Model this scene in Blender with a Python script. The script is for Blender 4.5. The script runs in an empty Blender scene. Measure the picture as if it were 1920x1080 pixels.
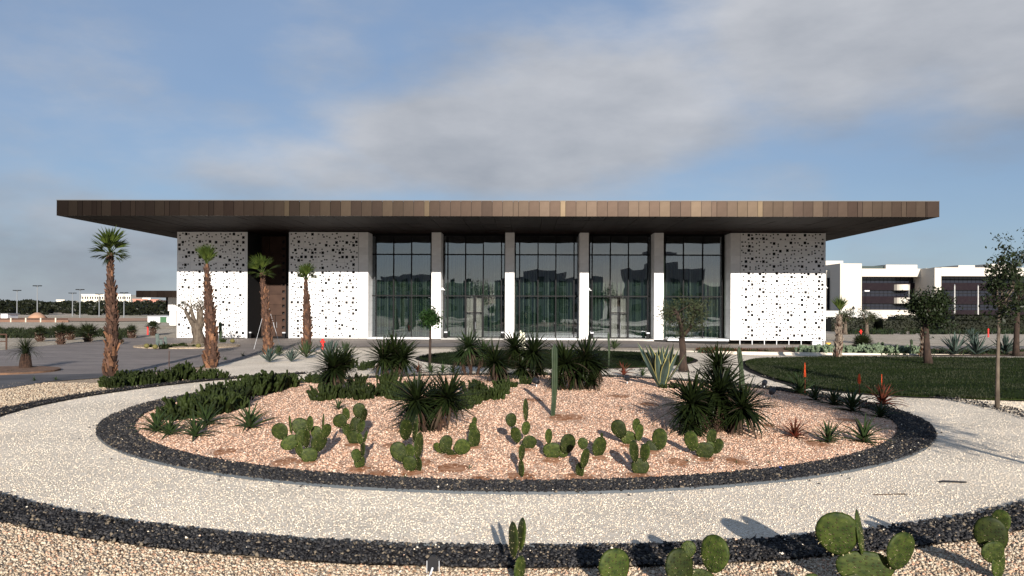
import bpy, bmesh, math, random
import numpy as np
from mathutils import Vector, Matrix, noise
from mathutils.geometry import delaunay_2d_cdt
R = math.radians
rnd = random.Random(7)
SC = bpy.context.scene
COL = SC.collection

# ------------------------------------------------------------------ camera
F = 1493.0          # focal length in photo pixels (1920 wide)
H = 2.8             # eye height
HZ = 572.0          # horizon row
ROLL = R(0.22)
cd = bpy.data.cameras.new('camera')
cam = bpy.data.objects.new('camera', cd); COL.objects.link(cam)
cd.sensor_width = 36; cd.lens = 36*F/1920; cd.shift_y = (HZ-540)/1920
cd.clip_start = .1; cd.clip_end = 9000
cam.matrix_world = Matrix(((math.cos(ROLL), -math.sin(ROLL), 0, 0), (0, 0, -1, 0),
                           (math.sin(ROLL), math.cos(ROLL), 0, H), (0, 0, 0, 1)))
SC.camera = cam

# ------------------------------------------------------------------ light
SUN_EL, SUN_AZ = R(16.0), R(173.5)       # azimuth clockwise from +Y
w = bpy.data.worlds.new('World'); SC.world = w; w.use_nodes = True
nt = w.node_tree; nt.nodes.clear()
def N(t, tree=None, **kw):
    n = (tree or nt).nodes.new(t)
    for k, v in kw.items(): setattr(n, k, v)
    return n
L = nt.links.new
def math_node(tree, op, a, b=None, clamp=False):
    n = tree.nodes.new('ShaderNodeMath'); n.operation = op; n.use_clamp = clamp
    for i, v in enumerate((a, b)):
        if v is None: continue
        if hasattr(v, 'is_linked') or hasattr(v, 'links'): tree.links.new(v, n.inputs[i])
        else: n.inputs[i].default_value = v
    return n.outputs[0]
out = N('ShaderNodeOutputWorld'); bg = N('ShaderNodeBackground'); L(bg.outputs[0], out.inputs[0])
sky = N('ShaderNodeTexSky', sky_type='NISHITA', sun_disc=False, sun_elevation=SUN_EL, sun_rotation=SUN_AZ)
sky.air_density = 1.0; sky.dust_density = .2; sky.ozone_density = 3.5
bg.inputs[1].default_value = 0.058
tc = N('ShaderNodeTexCoord'); D = tc.outputs['Generated']
tint = N('ShaderNodeMix', data_type='RGBA', blend_type='MULTIPLY'); tint.inputs[0].default_value = 1
flat = N('ShaderNodeMix', data_type='RGBA'); flat.inputs[0].default_value = .6; L(sky.outputs[0], flat.inputs[6]); flat.inputs[7].default_value = (2.35, 3.35, 4.9, 1)
L(flat.outputs[2], tint.inputs[6]); tint.inputs[7].default_value = (1.0, .98, 1.0, 1)
def wnoise(scale, vec_scale, off=(0, 0, 0), detail=8, rough=.55):
    mp = N('ShaderNodeMapping'); mp.inputs['Scale'].default_value = vec_scale; mp.inputs['Location'].default_value = off
    L(D, mp.inputs['Vector']); n = N('ShaderNodeTexNoise'); n.inputs['Scale'].default_value = scale
    n.inputs['Detail'].default_value = detail; n.inputs['Roughness'].default_value = rough
    L(mp.outputs[0], n.inputs['Vector']); return n.outputs['Fac']
def wdir(px, py):
    v = Vector(((px-960)/F, 1, (HZ-py)/F)); v.normalize(); return v
blobs = [((900, 270), (4.2, 4.2, 11), 1.0), ((1180, 170), (3.2, 3.2, 7.5), 1.0), ((1560, 80), (2.6, 2.6, 7.0), 1.0), ((1950, 60), (2.8, 2.8, 6), .9),
         ((610, 120), (8, 8, 16), .45), ((150, 165), (6.5, 6.5, 18), .42), ((330, 220), (5, 5, 20), .38), ((60, 480), (3, 3, 9), .62), ((1350, 330), (3.8, 3.8, 17), .5), ((620, 320), (3.8, 3.8, 17), .7),
         ((1250, 40), (4, 4, 12), .6)]
mask = None
for (p, sc_, amp) in blobs:
    c = wdir(*p)
    s = N('ShaderNodeVectorMath', operation='SUBTRACT'); L(D, s.inputs[0]); s.inputs[1].default_value = c
    m = N('ShaderNodeVectorMath', operation='MULTIPLY'); L(s.outputs[0], m.inputs[0]); m.inputs[1].default_value = sc_
    ln = N('ShaderNodeVectorMath', operation='LENGTH'); L(m.outputs[0], ln.inputs[0])
    mr = N('ShaderNodeMapRange', interpolation_type='SMOOTHSTEP'); L(ln.outputs['Value'], mr.inputs[0])
    mr.inputs[1].default_value = 0; mr.inputs[2].default_value = 1.5; mr.inputs[3].default_value = amp; mr.inputs[4].default_value = 0
    mask = mr.outputs[0] if mask is None else math_node(nt, 'MAXIMUM', mask, mr.outputs[0])
n1 = wnoise(3.0, (1, 1, 2.4)); n2 = wnoise(1.6, (1, 1, 3.0), (4, 2, 1), 6)
nz = math_node(nt, 'MULTIPLY', math_node(nt, 'SUBTRACT', n1, .5), 1.5)
base = math_node(nt, 'ADD', math_node(nt, 'MAXIMUM', mask, .22), nz)
base = math_node(nt, 'ADD', base, math_node(nt, 'MULTIPLY', math_node(nt, 'SUBTRACT', n2, .5), .6))
mr = N('ShaderNodeMapRange', interpolation_type='SMOOTHSTEP'); L(base, mr.inputs[0])
mr.inputs[1].default_value = .2; mr.inputs[2].default_value = .8; mr.inputs[3].default_value = .08; mr.inputs[4].default_value = .92
cmask = mr.outputs[0]
cr = N('ShaderNodeValToRGB'); cr.color_ramp.elements[0].position = .36; cr.color_ramp.elements[1].position = .66
cr.color_ramp.elements[0].color = (2.6, 2.85, 3.3, 1); cr.color_ramp.elements[1].color = (5.3, 5.4, 5.7, 1)
# cloud tops catch more light than their bases
sepz = N('ShaderNodeSeparateXYZ'); L(D, sepz.inputs[0])
n3 = wnoise(2.2, (1, 1, 2.6), (1.3, 7, 3), 7)
shade = math_node(nt, 'ADD', n3, math_node(nt, 'MULTIPLY', math_node(nt, 'SUBTRACT', sepz.outputs[2], .24), .55))
L(shade, cr.inputs[0])
mx = N('ShaderNodeMix', data_type='RGBA'); L(cmask, mx.inputs[0]); L(tint.outputs[2], mx.inputs[6]); L(cr.outputs[0], mx.inputs[7])
L(mx.outputs[2], bg.inputs[0])

sd = bpy.data.lights.new('sun', 'SUN'); sun = bpy.data.objects.new('sun', sd); COL.objects.link(sun)
sd.energy = 4.6; sd.angle = R(.53); sd.color = (1, .93, .84)
sv = Vector((math.sin(SUN_AZ)*math.cos(SUN_EL), math.cos(SUN_AZ)*math.cos(SUN_EL), math.sin(SUN_EL)))
sun.rotation_euler = (-sv).to_track_quat('-Z', 'Y').to_euler(); sun.location = (0, -20, 30)
SC.view_settings.view_transform = 'Standard'; SC.view_settings.look = 'None'
SC.view_settings.exposure = 0.95; SC.view_settings.gamma = 1

# ------------------------------------------------------------------ terrain and placing
CX, CY, RB, RP, RO = .1, 22.0, 10.25, 12.9, 13.6       # bed centre, bed radius, path radius, outer band radius
def ss(a, b, x):
    t = min(1, max(0, (x-a)/(b-a))); return t*t*(3-2*t)
def hgt(x, y, mound=True):
    z = 0.0
    r = math.hypot(x-CX, y-CY)
    if mound and r < 9.5:
        q = 1-(r/9.5)**2
        z += .34*q + .05*min(1, q*4)*noise.noise(Vector((x*.5, y*.5, 0)))
    z -= .3*ss(9, 16, x)*ss(43, 50, y)
    return z
def ray(px, py):
    vx, vy = (px-960)/F, (HZ-py)/F
    return Vector((vx*math.cos(ROLL)-vy*math.sin(ROLL), 1, vx*math.sin(ROLL)+vy*math.cos(ROLL)))
def G(px, py):
    """ground point seen at photo pixel"""
    d = ray(px, py); z = 0
    for _ in range(12):
        t = (z-H)/d.z
        z = .5*z+.5*hgt(d.x*t, t)
    t = (z-H)/d.z
    return Vector((d.x*t, t, hgt(d.x*t, t)))
def P(px, py, Y):
    d = ray(px, py); return Vector((d.x*Y, Y, H+d.z*Y))

# ------------------------------------------------------------------ materials
MATS = {}
def mat(name, col, rough=.8, col2=None, scale=6, bump=0, bscale=None, metal=0, spec=.3, coat=0, rand=0, stretch=None, detail=6, trans=0):
    if name in MATS: return MATS[name]
    m = bpy.data.materials.new(name); m.use_nodes = True; t = m.node_tree; b = t.nodes['Principled BSDF']
    b.inputs['Roughness'].default_value = rough; b.inputs['Metallic'].default_value = metal
    b.inputs['Specular IOR Level'].default_value = spec; b.inputs['Coat Weight'].default_value = coat
    c1 = (*col, 1); b.inputs['Base Color'].default_value = c1
    tcn = t.nodes.new('ShaderNodeTexCoord'); vec = tcn.outputs['Object']
    if stretch:
        mp = t.nodes.new('ShaderNodeMapping'); mp.inputs['Scale'].default_value = stretch
        t.links.new(vec, mp.inputs[0]); vec = mp.outputs[0]
    if col2:
        n = t.nodes.new('ShaderNodeTexNoise'); n.inputs['Scale'].default_value = scale; n.inputs['Detail'].default_value = detail
        t.links.new(vec, n.inputs['Vector'])
        r = t.nodes.new('ShaderNodeValToRGB'); r.color_ramp.elements[0].position = .35; r.color_ramp.elements[1].position = .65
        r.color_ramp.elements[0].color = c1; r.color_ramp.elements[1].color = (*col2, 1)
        t.links.new(n.outputs['Fac'], r.inputs[0]); src = r.outputs[0]
        if rand:
            oi = t.nodes.new('ShaderNodeObjectInfo'); hsv = t.nodes.new('ShaderNodeHueSaturation')
            mr_ = t.nodes.new('ShaderNodeMapRange'); mr_.inputs[3].default_value = 1-rand; mr_.inputs[4].default_value = 1+rand
            t.links.new(oi.outputs['Random'], mr_.inputs[0]); t.links.new(mr_.outputs[0], hsv.inputs['Value'])
            t.links.new(src, hsv.inputs['Color']); src = hsv.outputs[0]
        t.links.new(src, b.inputs['Base Color'])
    if bump:
        n = t.nodes.new('ShaderNodeTexNoise'); n.inputs['Scale'].default_value = bscale or scale*3; n.inputs['Detail'].default_value = 5
        t.links.new(vec, n.inputs['Vector'])
        bp = t.nodes.new('ShaderNodeBump'); bp.inputs['Strength'].default_value = 1; bp.inputs['Distance'].default_value = bump
        t.links.new(n.outputs['Fac'], bp.inputs['Height']); t.links.new(bp.outputs[0], b.inputs['Normal'])
    MATS[name] = m; return m

def gravel_mat(name, cols, scale, bump, stain=None, stain_scale=.5, stain_lo=.62):
    """voronoi stones of mixed colour, with soil showing in soft patches"""
    m = bpy.data.materials.new(name); m.use_nodes = True; t = m.node_tree; b = t.nodes['Principled BSDF']
    b.inputs['Roughness'].default_value = .9; b.inputs['Specular IOR Level'].default_value = .05
    tcn = t.nodes.new('ShaderNodeTexCoord')
    dn = t.nodes.new('ShaderNodeTexNoise'); dn.inputs['Scale'].default_value = scale*1.3
    t.links.new(tcn.outputs['Object'], dn.inputs['Vector'])
    ad = t.nodes.new('ShaderNodeMix'); ad.data_type = 'VECTOR'; ad.inputs[0].default_value = .12/scale
    t.links.new(tcn.outputs['Object'], ad.inputs[4]); t.links.new(dn.outputs['Color'], ad.inputs[5])
    v = t.nodes.new('ShaderNodeTexVoronoi'); v.inputs['Scale'].default_value = scale; t.links.new(ad.outputs[1], v.inputs['Vector'])
    se = t.nodes.new('ShaderNodeSeparateColor'); t.links.new(v.outputs['Color'], se.inputs[0])
    cr_ = t.nodes.new('ShaderNodeValToRGB'); e = cr_.color_ramp
    e.interpolation = 'CONSTANT'
    while len(e.elements) < len(cols): e.elements.new(.5)
    acc = 0
    for el, (c, wgt) in zip(e.elements, cols):
        el.position = acc; el.color = (*c, 1); acc += wgt
    t.links.new(se.outputs[0], cr_.inputs[0]); src = cr_.outputs[0]
    # darker gaps between stones
    gp = t.nodes.new('ShaderNodeMapRange'); gp.inputs[1].default_value = .35; gp.inputs[2].default_value = .75
    gp.inputs[3].default_value = 1; gp.inputs[4].default_value = .62 if 'white' not in name else .85; t.links.new(v.outputs['Distance'], gp.inputs[0])
    mu = t.nodes.new('ShaderNodeMix'); mu.data_type = 'RGBA'; mu.blend_type = 'MULTIPLY'; mu.inputs[0].default_value = 1
    t.links.new(src, mu.inputs[6]); t.links.new(gp.outputs[0], mu.inputs[7]); src = mu.outputs[2]
    # broad tone drift
    bn = t.nodes.new('ShaderNodeTexNoise'); bn.inputs['Scale'].default_value = .35; bn.inputs['Detail'].default_value = 7; bn.inputs['Roughness'].default_value = .65
    t.links.new(tcn.outputs['Object'], bn.inputs['Vector'])
    bm_ = t.nodes.new('ShaderNodeMapRange'); bm_.inputs[1].default_value = .3; bm_.inputs[2].default_value = .7; bm_.inputs[3].default_value = .78; bm_.inputs[4].default_value = 1.12
    t.links.new(bn.outputs['Fac'], bm_.inputs[0])
    mu = t.nodes.new('ShaderNodeMix'); mu.data_type = 'RGBA'; mu.blend_type = 'MULTIPLY'; mu.inputs[0].default_value = 1
    t.links.new(src, mu.inputs[6]); t.links.new(bm_.outputs[0], mu.inputs[7]); src = mu.outputs[2]
    if stain:
        sn = t.nodes.new('ShaderNodeTexNoise'); sn.inputs['Scale'].default_value = stain_scale; sn.inputs['Detail'].default_value = 9; sn.inputs['Roughness'].default_value = .75
        t.links.new(tcn.outputs['Object'], sn.inputs['Vector'])
        sm = t.nodes.new('ShaderNodeMapRange'); sm.inputs[1].default_value = stain_lo; sm.inputs[2].default_value = stain_lo+.1; sm.inputs[4].default_value = .75
        t.links.new(sn.outputs['Fac'], sm.inputs[0])
        mi = t.nodes.new('ShaderNodeMix'); mi.data_type = 'RGBA'; t.links.new(sm.outputs[0], mi.inputs[0])
        t.links.new(src, mi.inputs[6]); mi.inputs[7].default_value = (*stain, 1); src = mi.outputs[2]
    t.links.new(src, b.inputs['Base Color'])
    bp = t.nodes.new('ShaderNodeBump'); bp.inputs['Strength'].default_value = 1; bp.inputs['Distance'].default_value = bump; bp.invert = True
    t.links.new(v.outputs['Distance'], bp.inputs['Height']); t.links.new(bp.outputs[0], b.inputs['Normal'])
    MATS[name] = m; return m

M_white_gravel = gravel_mat('white_gravel', [((.70, .605, .485), .50), ((.77, .685, .57), .30), ((.59, .495, .385), .17), ((.30, .22, .16), .03)], 55, .005, (.42, .36, .28), .4, .64)
M_cream_gravel = gravel_mat('cream_gravel', [((.42, .33, .24), .42), ((.54, .45, .345), .25), ((.30, .215, .145), .2), ((.12, .075, .045), .13)], 40, .010, (.36, .22, .13), .5, .62)
M_pink_gravel = gravel_mat('pink_gravel', [((.58, .36, .245), .42), ((.70, .52, .39), .30), ((.45, .25, .155), .2), ((.20, .09, .05), .08)], 34, .014, (.42, .15, .06), .45, .60)
M_dark_gravel = gravel_mat('dark_gravel', [((.018, .016, .016), .5), ((.035, .033, .033), .25), ((.009, .008, .008), .15), ((.10, .08, .06), .1)], 30, .02, (.09, .05, .035), .8, .62)
M_sand = gravel_mat('sandy_ground', [((.46, .40, .32), .5), ((.52, .46, .38), .3), ((.36, .29, .22), .2)], 12, .01, (.20, .19, .12), .02, .52)
stone_white = [mat('stone_white_a', (.73, .64, .515), .9), mat('stone_white_b', (.65, .56, .445), .9), mat('stone_white_c', (.53, .43, .325), .9)]
stone_pink = [mat('stone_pink_a', (.64, .43, .31), .9), mat('stone_pink_b', (.52, .31, .205), .9), mat('stone_pink_c', (.72, .57, .45), .9), mat('stone_pink_d', (.27, .13, .075), .9)]
stone_cream = [mat('stone_cream_a', (.42, .33, .235), .9), mat('stone_cream_b', (.54, .45, .34), .9), mat('stone_cream_c', (.22, .14, .09), .9)]
stone_dark = [mat('stone_dark_a', (.016, .015, .016), .7), mat('stone_dark_b', (.04, .038, .038), .7), mat('stone_dark_c', (.008, .007, .007), .7), mat('stone_dark_d', (.15, .12, .085), .8)]
M_white = mat('white_panel', (.86, .84, .82), .45, (.80, .78, .76), 1.2, rand=.05)
M_trimw = mat('white_trim', (.75, .75, .75), .5)
M_stoneclad = mat('white_stone_cladding', (.84, .82, .80), .6, (.77, .75, .73), 2, rand=.06)
M_black = mat('dark_backing', (.012, .012, .013), .8)
M_frame = mat('anodised_frame', (.007, .007, .008), .55, spec=.1)
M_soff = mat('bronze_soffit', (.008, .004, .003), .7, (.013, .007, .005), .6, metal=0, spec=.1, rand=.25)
FAS = [mat('bronze_fascia_%s' % n, c, .4, tuple(x*1.15 for x in c), 1.5, metal=.92, bump=.002, bscale=2)
       for n, c in zip(('dark', 'umber', 'brown', 'taupe', 'tan', 'sand'),
                       ((.015, .010, .0078), (.0165, .0115, .009), (.019, .0132, .010), (.0215, .0155, .0115), (.026, .019, .0135), (.037, .0275, .018)))]
M_bronze = mat('bronze_wall_panel', (.035, .018, .012), .6, (.05, .027, .018), 1.5, metal=.5, rand=.12)
M_grey_pave = mat('grey_metal', (.35, .36, .38), .5, metal=.5)
M_rust = mat('rusty_steel', (.06, .03, .02), .8)
M_red = mat('red_paint', (.62, .02, .015), .4)
M_blk = mat('black_plastic', (.012, .012, .014), .4)
M_conduit = mat('grey_conduit', (.55, .56, .58), .4)

def leafmat(name, c1, c2, rough=.45, rand=.18, scale=3, tr=.12):
    m = mat(name, c1, rough, c2, scale, rand=rand, spec=.16)
    t = m.node_tree; b = t.nodes['Principled BSDF']; o = t.nodes['Material Output']
    tl = t.nodes.new('ShaderNodeBsdfTranslucent'); ms = t.nodes.new('ShaderNodeMixShader'); ms.inputs[0].default_value = tr
    lk = b.inputs['Base Color'].links
    if lk: t.links.new(lk[0].from_socket, tl.inputs[0])
    t.links.new(b.outputs[0], ms.inputs[1]); t.links.new(tl.outputs[0], ms.inputs[2]); t.links.new(ms.outputs[0], o.inputs[0])
    return m
M_yucca = leafmat('yucca_leaf', (.005, .009, .003), (.018, .027, .007))
M_palm = leafmat('palm_leaf', (.022, .038, .008), (.06, .08, .016), tr=.15)
M_palmd = leafmat('pygmy_palm_leaf', (.012, .017, .007), (.026, .034, .013))
M_aloe = leafmat('aloe_leaf', (.016, .028, .010), (.032, .052, .017), tr=.03)
M_aloered = leafmat('red_aloe_leaf', (.12, .022, .015), (.06, .03, .015), tr=.03)
M_agave = leafmat('blue_agave_leaf', (.03, .048, .040), (.05, .07, .058), tr=.02)
M_agaveg = leafmat('green_agave_leaf', (.018, .03, .012), (.035, .05, .02), tr=.02)
M_cream = leafmat('cream_leaf_margin', (.35, .32, .12), (.28, .26, .10), tr=.02)
M_olive = leafmat('olive_leaf', (.022, .028, .012), (.045, .052, .025), tr=.1)
M_treeleaf = leafmat('dark_tree_leaf', (.010, .015, .006), (.02, .03, .010))
M_bright = leafmat('bright_leaf', (.012, .032, .008), (.025, .055, .012))
M_pads = mat('cactus_shrub_skin', (.009, .014, .003), .6, (.021, .030, .007), 4, rand=.3, spec=.1)
M_palepad = mat('pale_cactus_skin', (.07, .10, .06), .55, (.12, .155, .09), 5, rand=.12)
M_col = mat('column_cactus_skin', (.014, .026, .010), .55, (.028, .043, .018), 5)
M_bluecol = mat('blue_column_cactus_skin', (.06, .085, .08), .55, (.09, .115, .1), 5)
M_bark = mat('olive_bark', (.06, .045, .034), .9, (.12, .095, .07), 8, .02, 14, stretch=(1, 1, .4))
M_barkd = mat('dark_bark', (.02, .013, .010), .9, (.045, .028, .02), 8, .02, 14, stretch=(1, 1, .4))
M_boot = mat('palm_leaf_base', (.078, .040, .026), .85, (.042, .023, .016), 9, rand=.5)
M_bootg = mat('grey_palm_leaf_base', (.24, .19, .145), .85, (.09, .065, .05), 9, rand=.3)
M_trunk = mat('palm_trunk_fibre', (.02, .011, .008), .95, (.045, .024, .015), 12, .03, 20)
M_boota = mat('cut_leaf_base', (.17, .085, .045), .8, (.10, .045, .025), 9, rand=.3)
M_orange = mat('aloe_flower', (.75, .06, .02), .6, (.8, .14, .03), 20)
M_whitefl = mat('yucca_flower', (.75, .72, .55), .6)
M_dead = mat('dry_leaf', (.05, .025, .014), .9, (.03, .016, .01), 8)
M_soil = mat('soil', (.16, .09, .055), .95, (.10, .06, .04), 3, .02, 12)

def pad_mat():
    m = bpy.data.materials.new('prickly_pear_skin'); m.use_nodes = True; t = m.node_tree; b = t.nodes['Principled BSDF']
    b.inputs['Roughness'].default_value = .55; b.inputs['Specular IOR Level'].default_value = .3
    c = t.nodes.new('ShaderNodeTexCoord')
    n = t.nodes.new('ShaderNodeTexNoise'); n.inputs['Scale'].default_value = 7; n.inputs['Detail'].default_value = 8; t.links.new(c.outputs['Object'], n.inputs['Vector'])
    r = t.nodes.new('ShaderNodeValToRGB'); r.color_ramp.elements[0].position = .3; r.color_ramp.elements[1].position = .72
    r.color_ramp.elements[0].color = (.006, .013, .003, 1); r.color_ramp.elements[1].color = (.036, .047, .009, 1)
    t.links.new(n.outputs['Fac'], r.inputs[0])
    v = t.nodes.new('ShaderNodeTexVoronoi'); v.inputs['Scale'].default_value = 12; v.inputs['Randomness'].default_value = .4; t.links.new(c.outputs['Object'], v.inputs['Vector'])
    mp = t.nodes.new('ShaderNodeMapRange'); mp.inputs[1].default_value = .12; mp.inputs[2].default_value = .27; mp.inputs[3].default_value = 1; mp.inputs[4].default_value = 0
    t.links.new(v.outputs['Distance'], mp.inputs[0])
    mx = t.nodes.new('ShaderNodeMix'); mx.data_type = 'RGBA'; t.links.new(mp.outputs[0], mx.inputs[0]); t.links.new(r.outputs[0], mx.inputs[6]); mx.inputs[7].default_value = (.03, .025, .012, 1)
    oi = t.nodes.new('ShaderNodeObjectInfo'); hs = t.nodes.new('ShaderNodeHueSaturation'); mr_ = t.nodes.new('ShaderNodeMapRange'); mr_.inputs[3].default_value = .6; mr_.inputs[4].default_value = 1.7
    t.links.new(oi.outputs['Random'], mr_.inputs[0]); t.links.new(mr_.outputs[0], hs.inputs['Value']); t.links.new(mx.outputs[2], hs.inputs['Color'])
    # corky scars
    n2_ = t.nodes.new('ShaderNodeTexNoise'); n2_.inputs['Scale'].default_value = 11; n2_.inputs['Detail'].default_value = 3; t.links.new(c.outputs['Object'], n2_.inputs['Vector'])
    m3 = t.nodes.new('ShaderNodeMapRange'); m3.inputs[1].default_value = .74; m3.inputs[2].default_value = .78; t.links.new(n2_.outputs['Fac'], m3.inputs[0])
    m4 = t.nodes.new('ShaderNodeMix'); m4.data_type = 'RGBA'; t.links.new(m3.outputs[0], m4.inputs[0]); t.links.new(hs.outputs[0], m4.inputs[6]); m4.inputs[7].default_value = (.16, .13, .06, 1)
    b.inputs['Specular IOR Level'].default_value = .12; t.links.new(m4.outputs[2], b.inputs['Base Color'])
    bp = t.nodes.new('ShaderNodeBump'); bp.inputs['Distance'].default_value = .006; t.links.new(mp.outputs[0], bp.inputs['Height']); t.links.new(bp.outputs[0], b.inputs['Normal'])
    return m
M_pear = pad_mat()

def pave_mat():
    m = bpy.data.materials.new('drive_paving'); m.use_nodes = True; t = m.node_tree; b = t.nodes['Principled BSDF']
    b.inputs['Roughness'].default_value = .75
    c = t.nodes.new('ShaderNodeTexCoord')
    br = t.nodes.new('ShaderNodeTexBrick'); br.inputs['Scale'].default_value = 1; br.inputs['Brick Width'].default_value = .4; br.inputs['Row Height'].default_value = .2
    br.inputs['Mortar Size'].default_value = .012; br.inputs['Color1'].default_value = (.15, .122, .108, 1); br.inputs['Color2'].default_value = (.19, .16, .142, 1); br.inputs['Mortar'].default_value = (.11, .09, .08, 1)
    t.links.new(c.outputs['Object'], br.inputs['Vector'])
    mp = t.nodes.new('ShaderNodeMapping'); mp.inputs['Scale'].default_value = (.25, 1.1, 1); t.links.new(c.outputs['Object'], mp.inputs[0])
    n = t.nodes.new('ShaderNodeTexNoise'); n.inputs['Scale'].default_value = .8; n.inputs['Detail'].default_value = 9; n.inputs['Roughness'].default_value = .65; t.links.new(mp.outputs[0], n.inputs['Vector'])
    r = t.nodes.new('ShaderNodeMapRange'); r.inputs[1].default_value = .3; r.inputs[2].default_value = .7; r.inputs[3].default_value = .7; r.inputs[4].default_value = 1.3; t.links.new(n.outputs['Fac'], r.inputs[0])
    mu = t.nodes.new('ShaderNodeMix'); mu.data_type = 'RGBA'; mu.blend_type = 'MULTIPLY'; mu.inputs[0].default_value = 1
    t.links.new(br.outputs['Color'], mu.inputs[6]); t.links.new(r.outputs[0], mu.inputs[7]); t.links.new(mu.outputs[2], b.inputs['Base Color'])
    return m
M_pave = pave_mat()
M_asphalt = mat('asphalt', (.055, .052, .055), .85, (.085, .08, .082), .7, .004, 30)
M_brick = mat('dark_brick_paving', (.13, .12, .12), .8, (.19, .17, .165), 6, stretch=(1, 2, 1))
M_kerb = mat('kerb_concrete', (.45, .44, .42), .8, (.36, .35, .33), 3)
M_grass = mat('lawn_grass', (.009, .017, .004), .8, (.024, .034, .009), .55, .05, 30, stretch=(.35, 2.2, 1), detail=10, spec=.03)
M_grassd = mat('dark_lawn_grass', (.007, .012, .004), .85, (.014, .022, .006), 1.2, .05, 30, spec=.03)

# ------------------------------------------------------------------ mesh builder
class MB:
    def __init__(s): s.v = []; s.f = []; s.mi = []; s.cur = 0; s.sm = False
    def add(s, vs, fs):
        o = len(s.v); s.v += [tuple(v) for v in vs]
        s.f += [tuple(i+o for i in f) for f in fs]; s.mi += [s.cur]*len(fs)
    def box(s, x0, x1, y0, y1, z0, z1):
        s.add([(x0, y0, z0), (x1, y0, z0), (x1, y1, z0), (x0, y1, z0), (x0, y0, z1), (x1, y0, z1), (x1, y1, z1), (x0, y1, z1)],
              [(0, 3, 2, 1), (4, 5, 6, 7), (0, 1, 5, 4), (1, 2, 6, 5), (2, 3, 7, 6), (3, 0, 4, 7)])
    def quad(s, a, b, c, d): s.add([a, b, c, d], [(0, 1, 2, 3)])
    def tube(s, pts, rad, n=8, cap=True, wob=0):
        pts = [Vector(p) for p in pts]; rings = []
        ref = Vector((0, 0, 1)) if abs((pts[-1]-pts[0]).normalized().z) < .9 else Vector((1, 0, 0))
        for i, p in enumerate(pts):
            d = (pts[min(i+1, len(pts)-1)]-pts[max(i-1, 0)]).normalized()
            a = d.cross(ref).normalized(); b = d.cross(a)
            r = rad[i] if hasattr(rad, '__len__') else rad
            rings.append([p+(a*math.cos(2*math.pi*k/n)+b*math.sin(2*math.pi*k/n))*r*(1+(rnd.uniform(-wob, wob) if wob else 0)) for k in range(n)])
        vs = [v for r_ in rings for v in r_]; fs = []
        for i in range(len(pts)-1):
            for k in range(n):
                a0 = i*n+k; b0 = i*n+(k+1) % n
                fs.append((a0, b0, b0+n, a0+n))
        if cap: fs.append(tuple(range(n))[::-1]); fs.append(tuple((len(pts)-1)*n+k for k in range(n)))
        s.add(vs, fs)
    def lathe(s, prof, n=12, loc=(0, 0, 0)):
        vs = []; fs = []
        for (r, z) in prof:
            for k in range(n): vs.append((loc[0]+r*math.cos(2*math.pi*k/n), loc[1]+r*math.sin(2*math.pi*k/n), loc[2]+z))
        for i in range(len(prof)-1):
            for k in range(n):
                a = i*n+k; b = i*n+(k+1) % n; fs.append((a, b, b+n, a+n))
        fs.append(tuple(range(n))[::-1]); fs.append(tuple((len(prof)-1)*n+k for k in range(n)))
        s.add(vs, fs)
    def blade(s, base, az, el, ln, wd, droop=.5, seg=4, fold=.25, prof=None, thick=0, roll=0, margin=None):
        """one curved leaf; margin=(fraction, material index) gives it pale edges"""
        p = Vector(base); side = Vector((-math.sin(az), math.cos(az), 0)); rows = []
        e = el
        for i in range(seg+1):
            t = i/seg
            w_ = wd*(prof(t) if prof else (1-t**1.6)*(.55+.9*min(t*3, .5)))
            d = Vector((math.cos(az)*math.cos(e), math.sin(az)*math.cos(e), math.sin(e)))
            up = side.cross(d)
            up = -up if up.z < 0 and el < 1.5 else up
            sd_ = (side*math.cos(roll)+up*math.sin(roll))
            if i == seg: w_ = wd*.02
            rows.append((p+sd_*w_/2+up*fold*w_/2, p-sd_*w_/2+up*fold*w_/2, p-up*0, p-up*thick*w_, sd_, w_, up))
            p = p+d*ln/seg; e -= droop/seg
        for i in range(seg):
            a, b = rows[i], rows[i+1]
            cu = s.cur
            if margin:
                fr, mi_ = margin
                ai = [a[0].lerp(a[2], fr), a[1].lerp(a[2], fr)]; bi = [b[0].lerp(b[2], fr), b[1].lerp(b[2], fr)]
                s.quad(ai[0], a[2], b[2], bi[0]); s.quad(a[2], ai[1], bi[1], b[2])
                s.cur = mi_; s.quad(a[0], ai[0], bi[0], b[0]); s.quad(ai[1], a[1], b[1], bi[1]); s.cur = cu
            else:
                s.quad(a[0], a[2], b[2], b[0]); s.quad(a[2], a[1], b[1], b[2])
            
            if thick and not margin: s.quad(a[0], b[0], b[3], a[3]); s.quad(a[3], b[3], b[1], a[1])
            if thick and margin:
                ci = [a[0].lerp(a[3], fr), a[1].lerp(a[3], fr)]; di = [b[0].lerp(b[3], fr), b[1].lerp(b[3], fr)]
                s.quad(ci[0], di[0], b[3], a[3]); s.quad(a[3], b[3], di[1], ci[1])
                s.cur = mi_; s.quad(a[0], b[0], di[0], ci[0]); s.quad(ci[1], di[1], b[1], a[1]); s.cur = cu
    def mesh(s, name, mats, smooth=False):
        me = bpy.data.meshes.new(name); me.from_pydata(s.v, [], s.f)
        for m in (mats if isinstance(mats, (list, tuple)) else [mats]): me.materials.append(m)
        if any(s.mi): me.polygons.foreach_set('material_index', s.mi)
        if smooth or s.sm: me.polygons.foreach_set('use_smooth', [True]*len(me.polygons))
        me.update(); return me
    def build(s, name, mats, parent=None, smooth=False, **kw):
        return inst(name, s.mesh(name, mats, smooth), parent, **kw)
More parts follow.
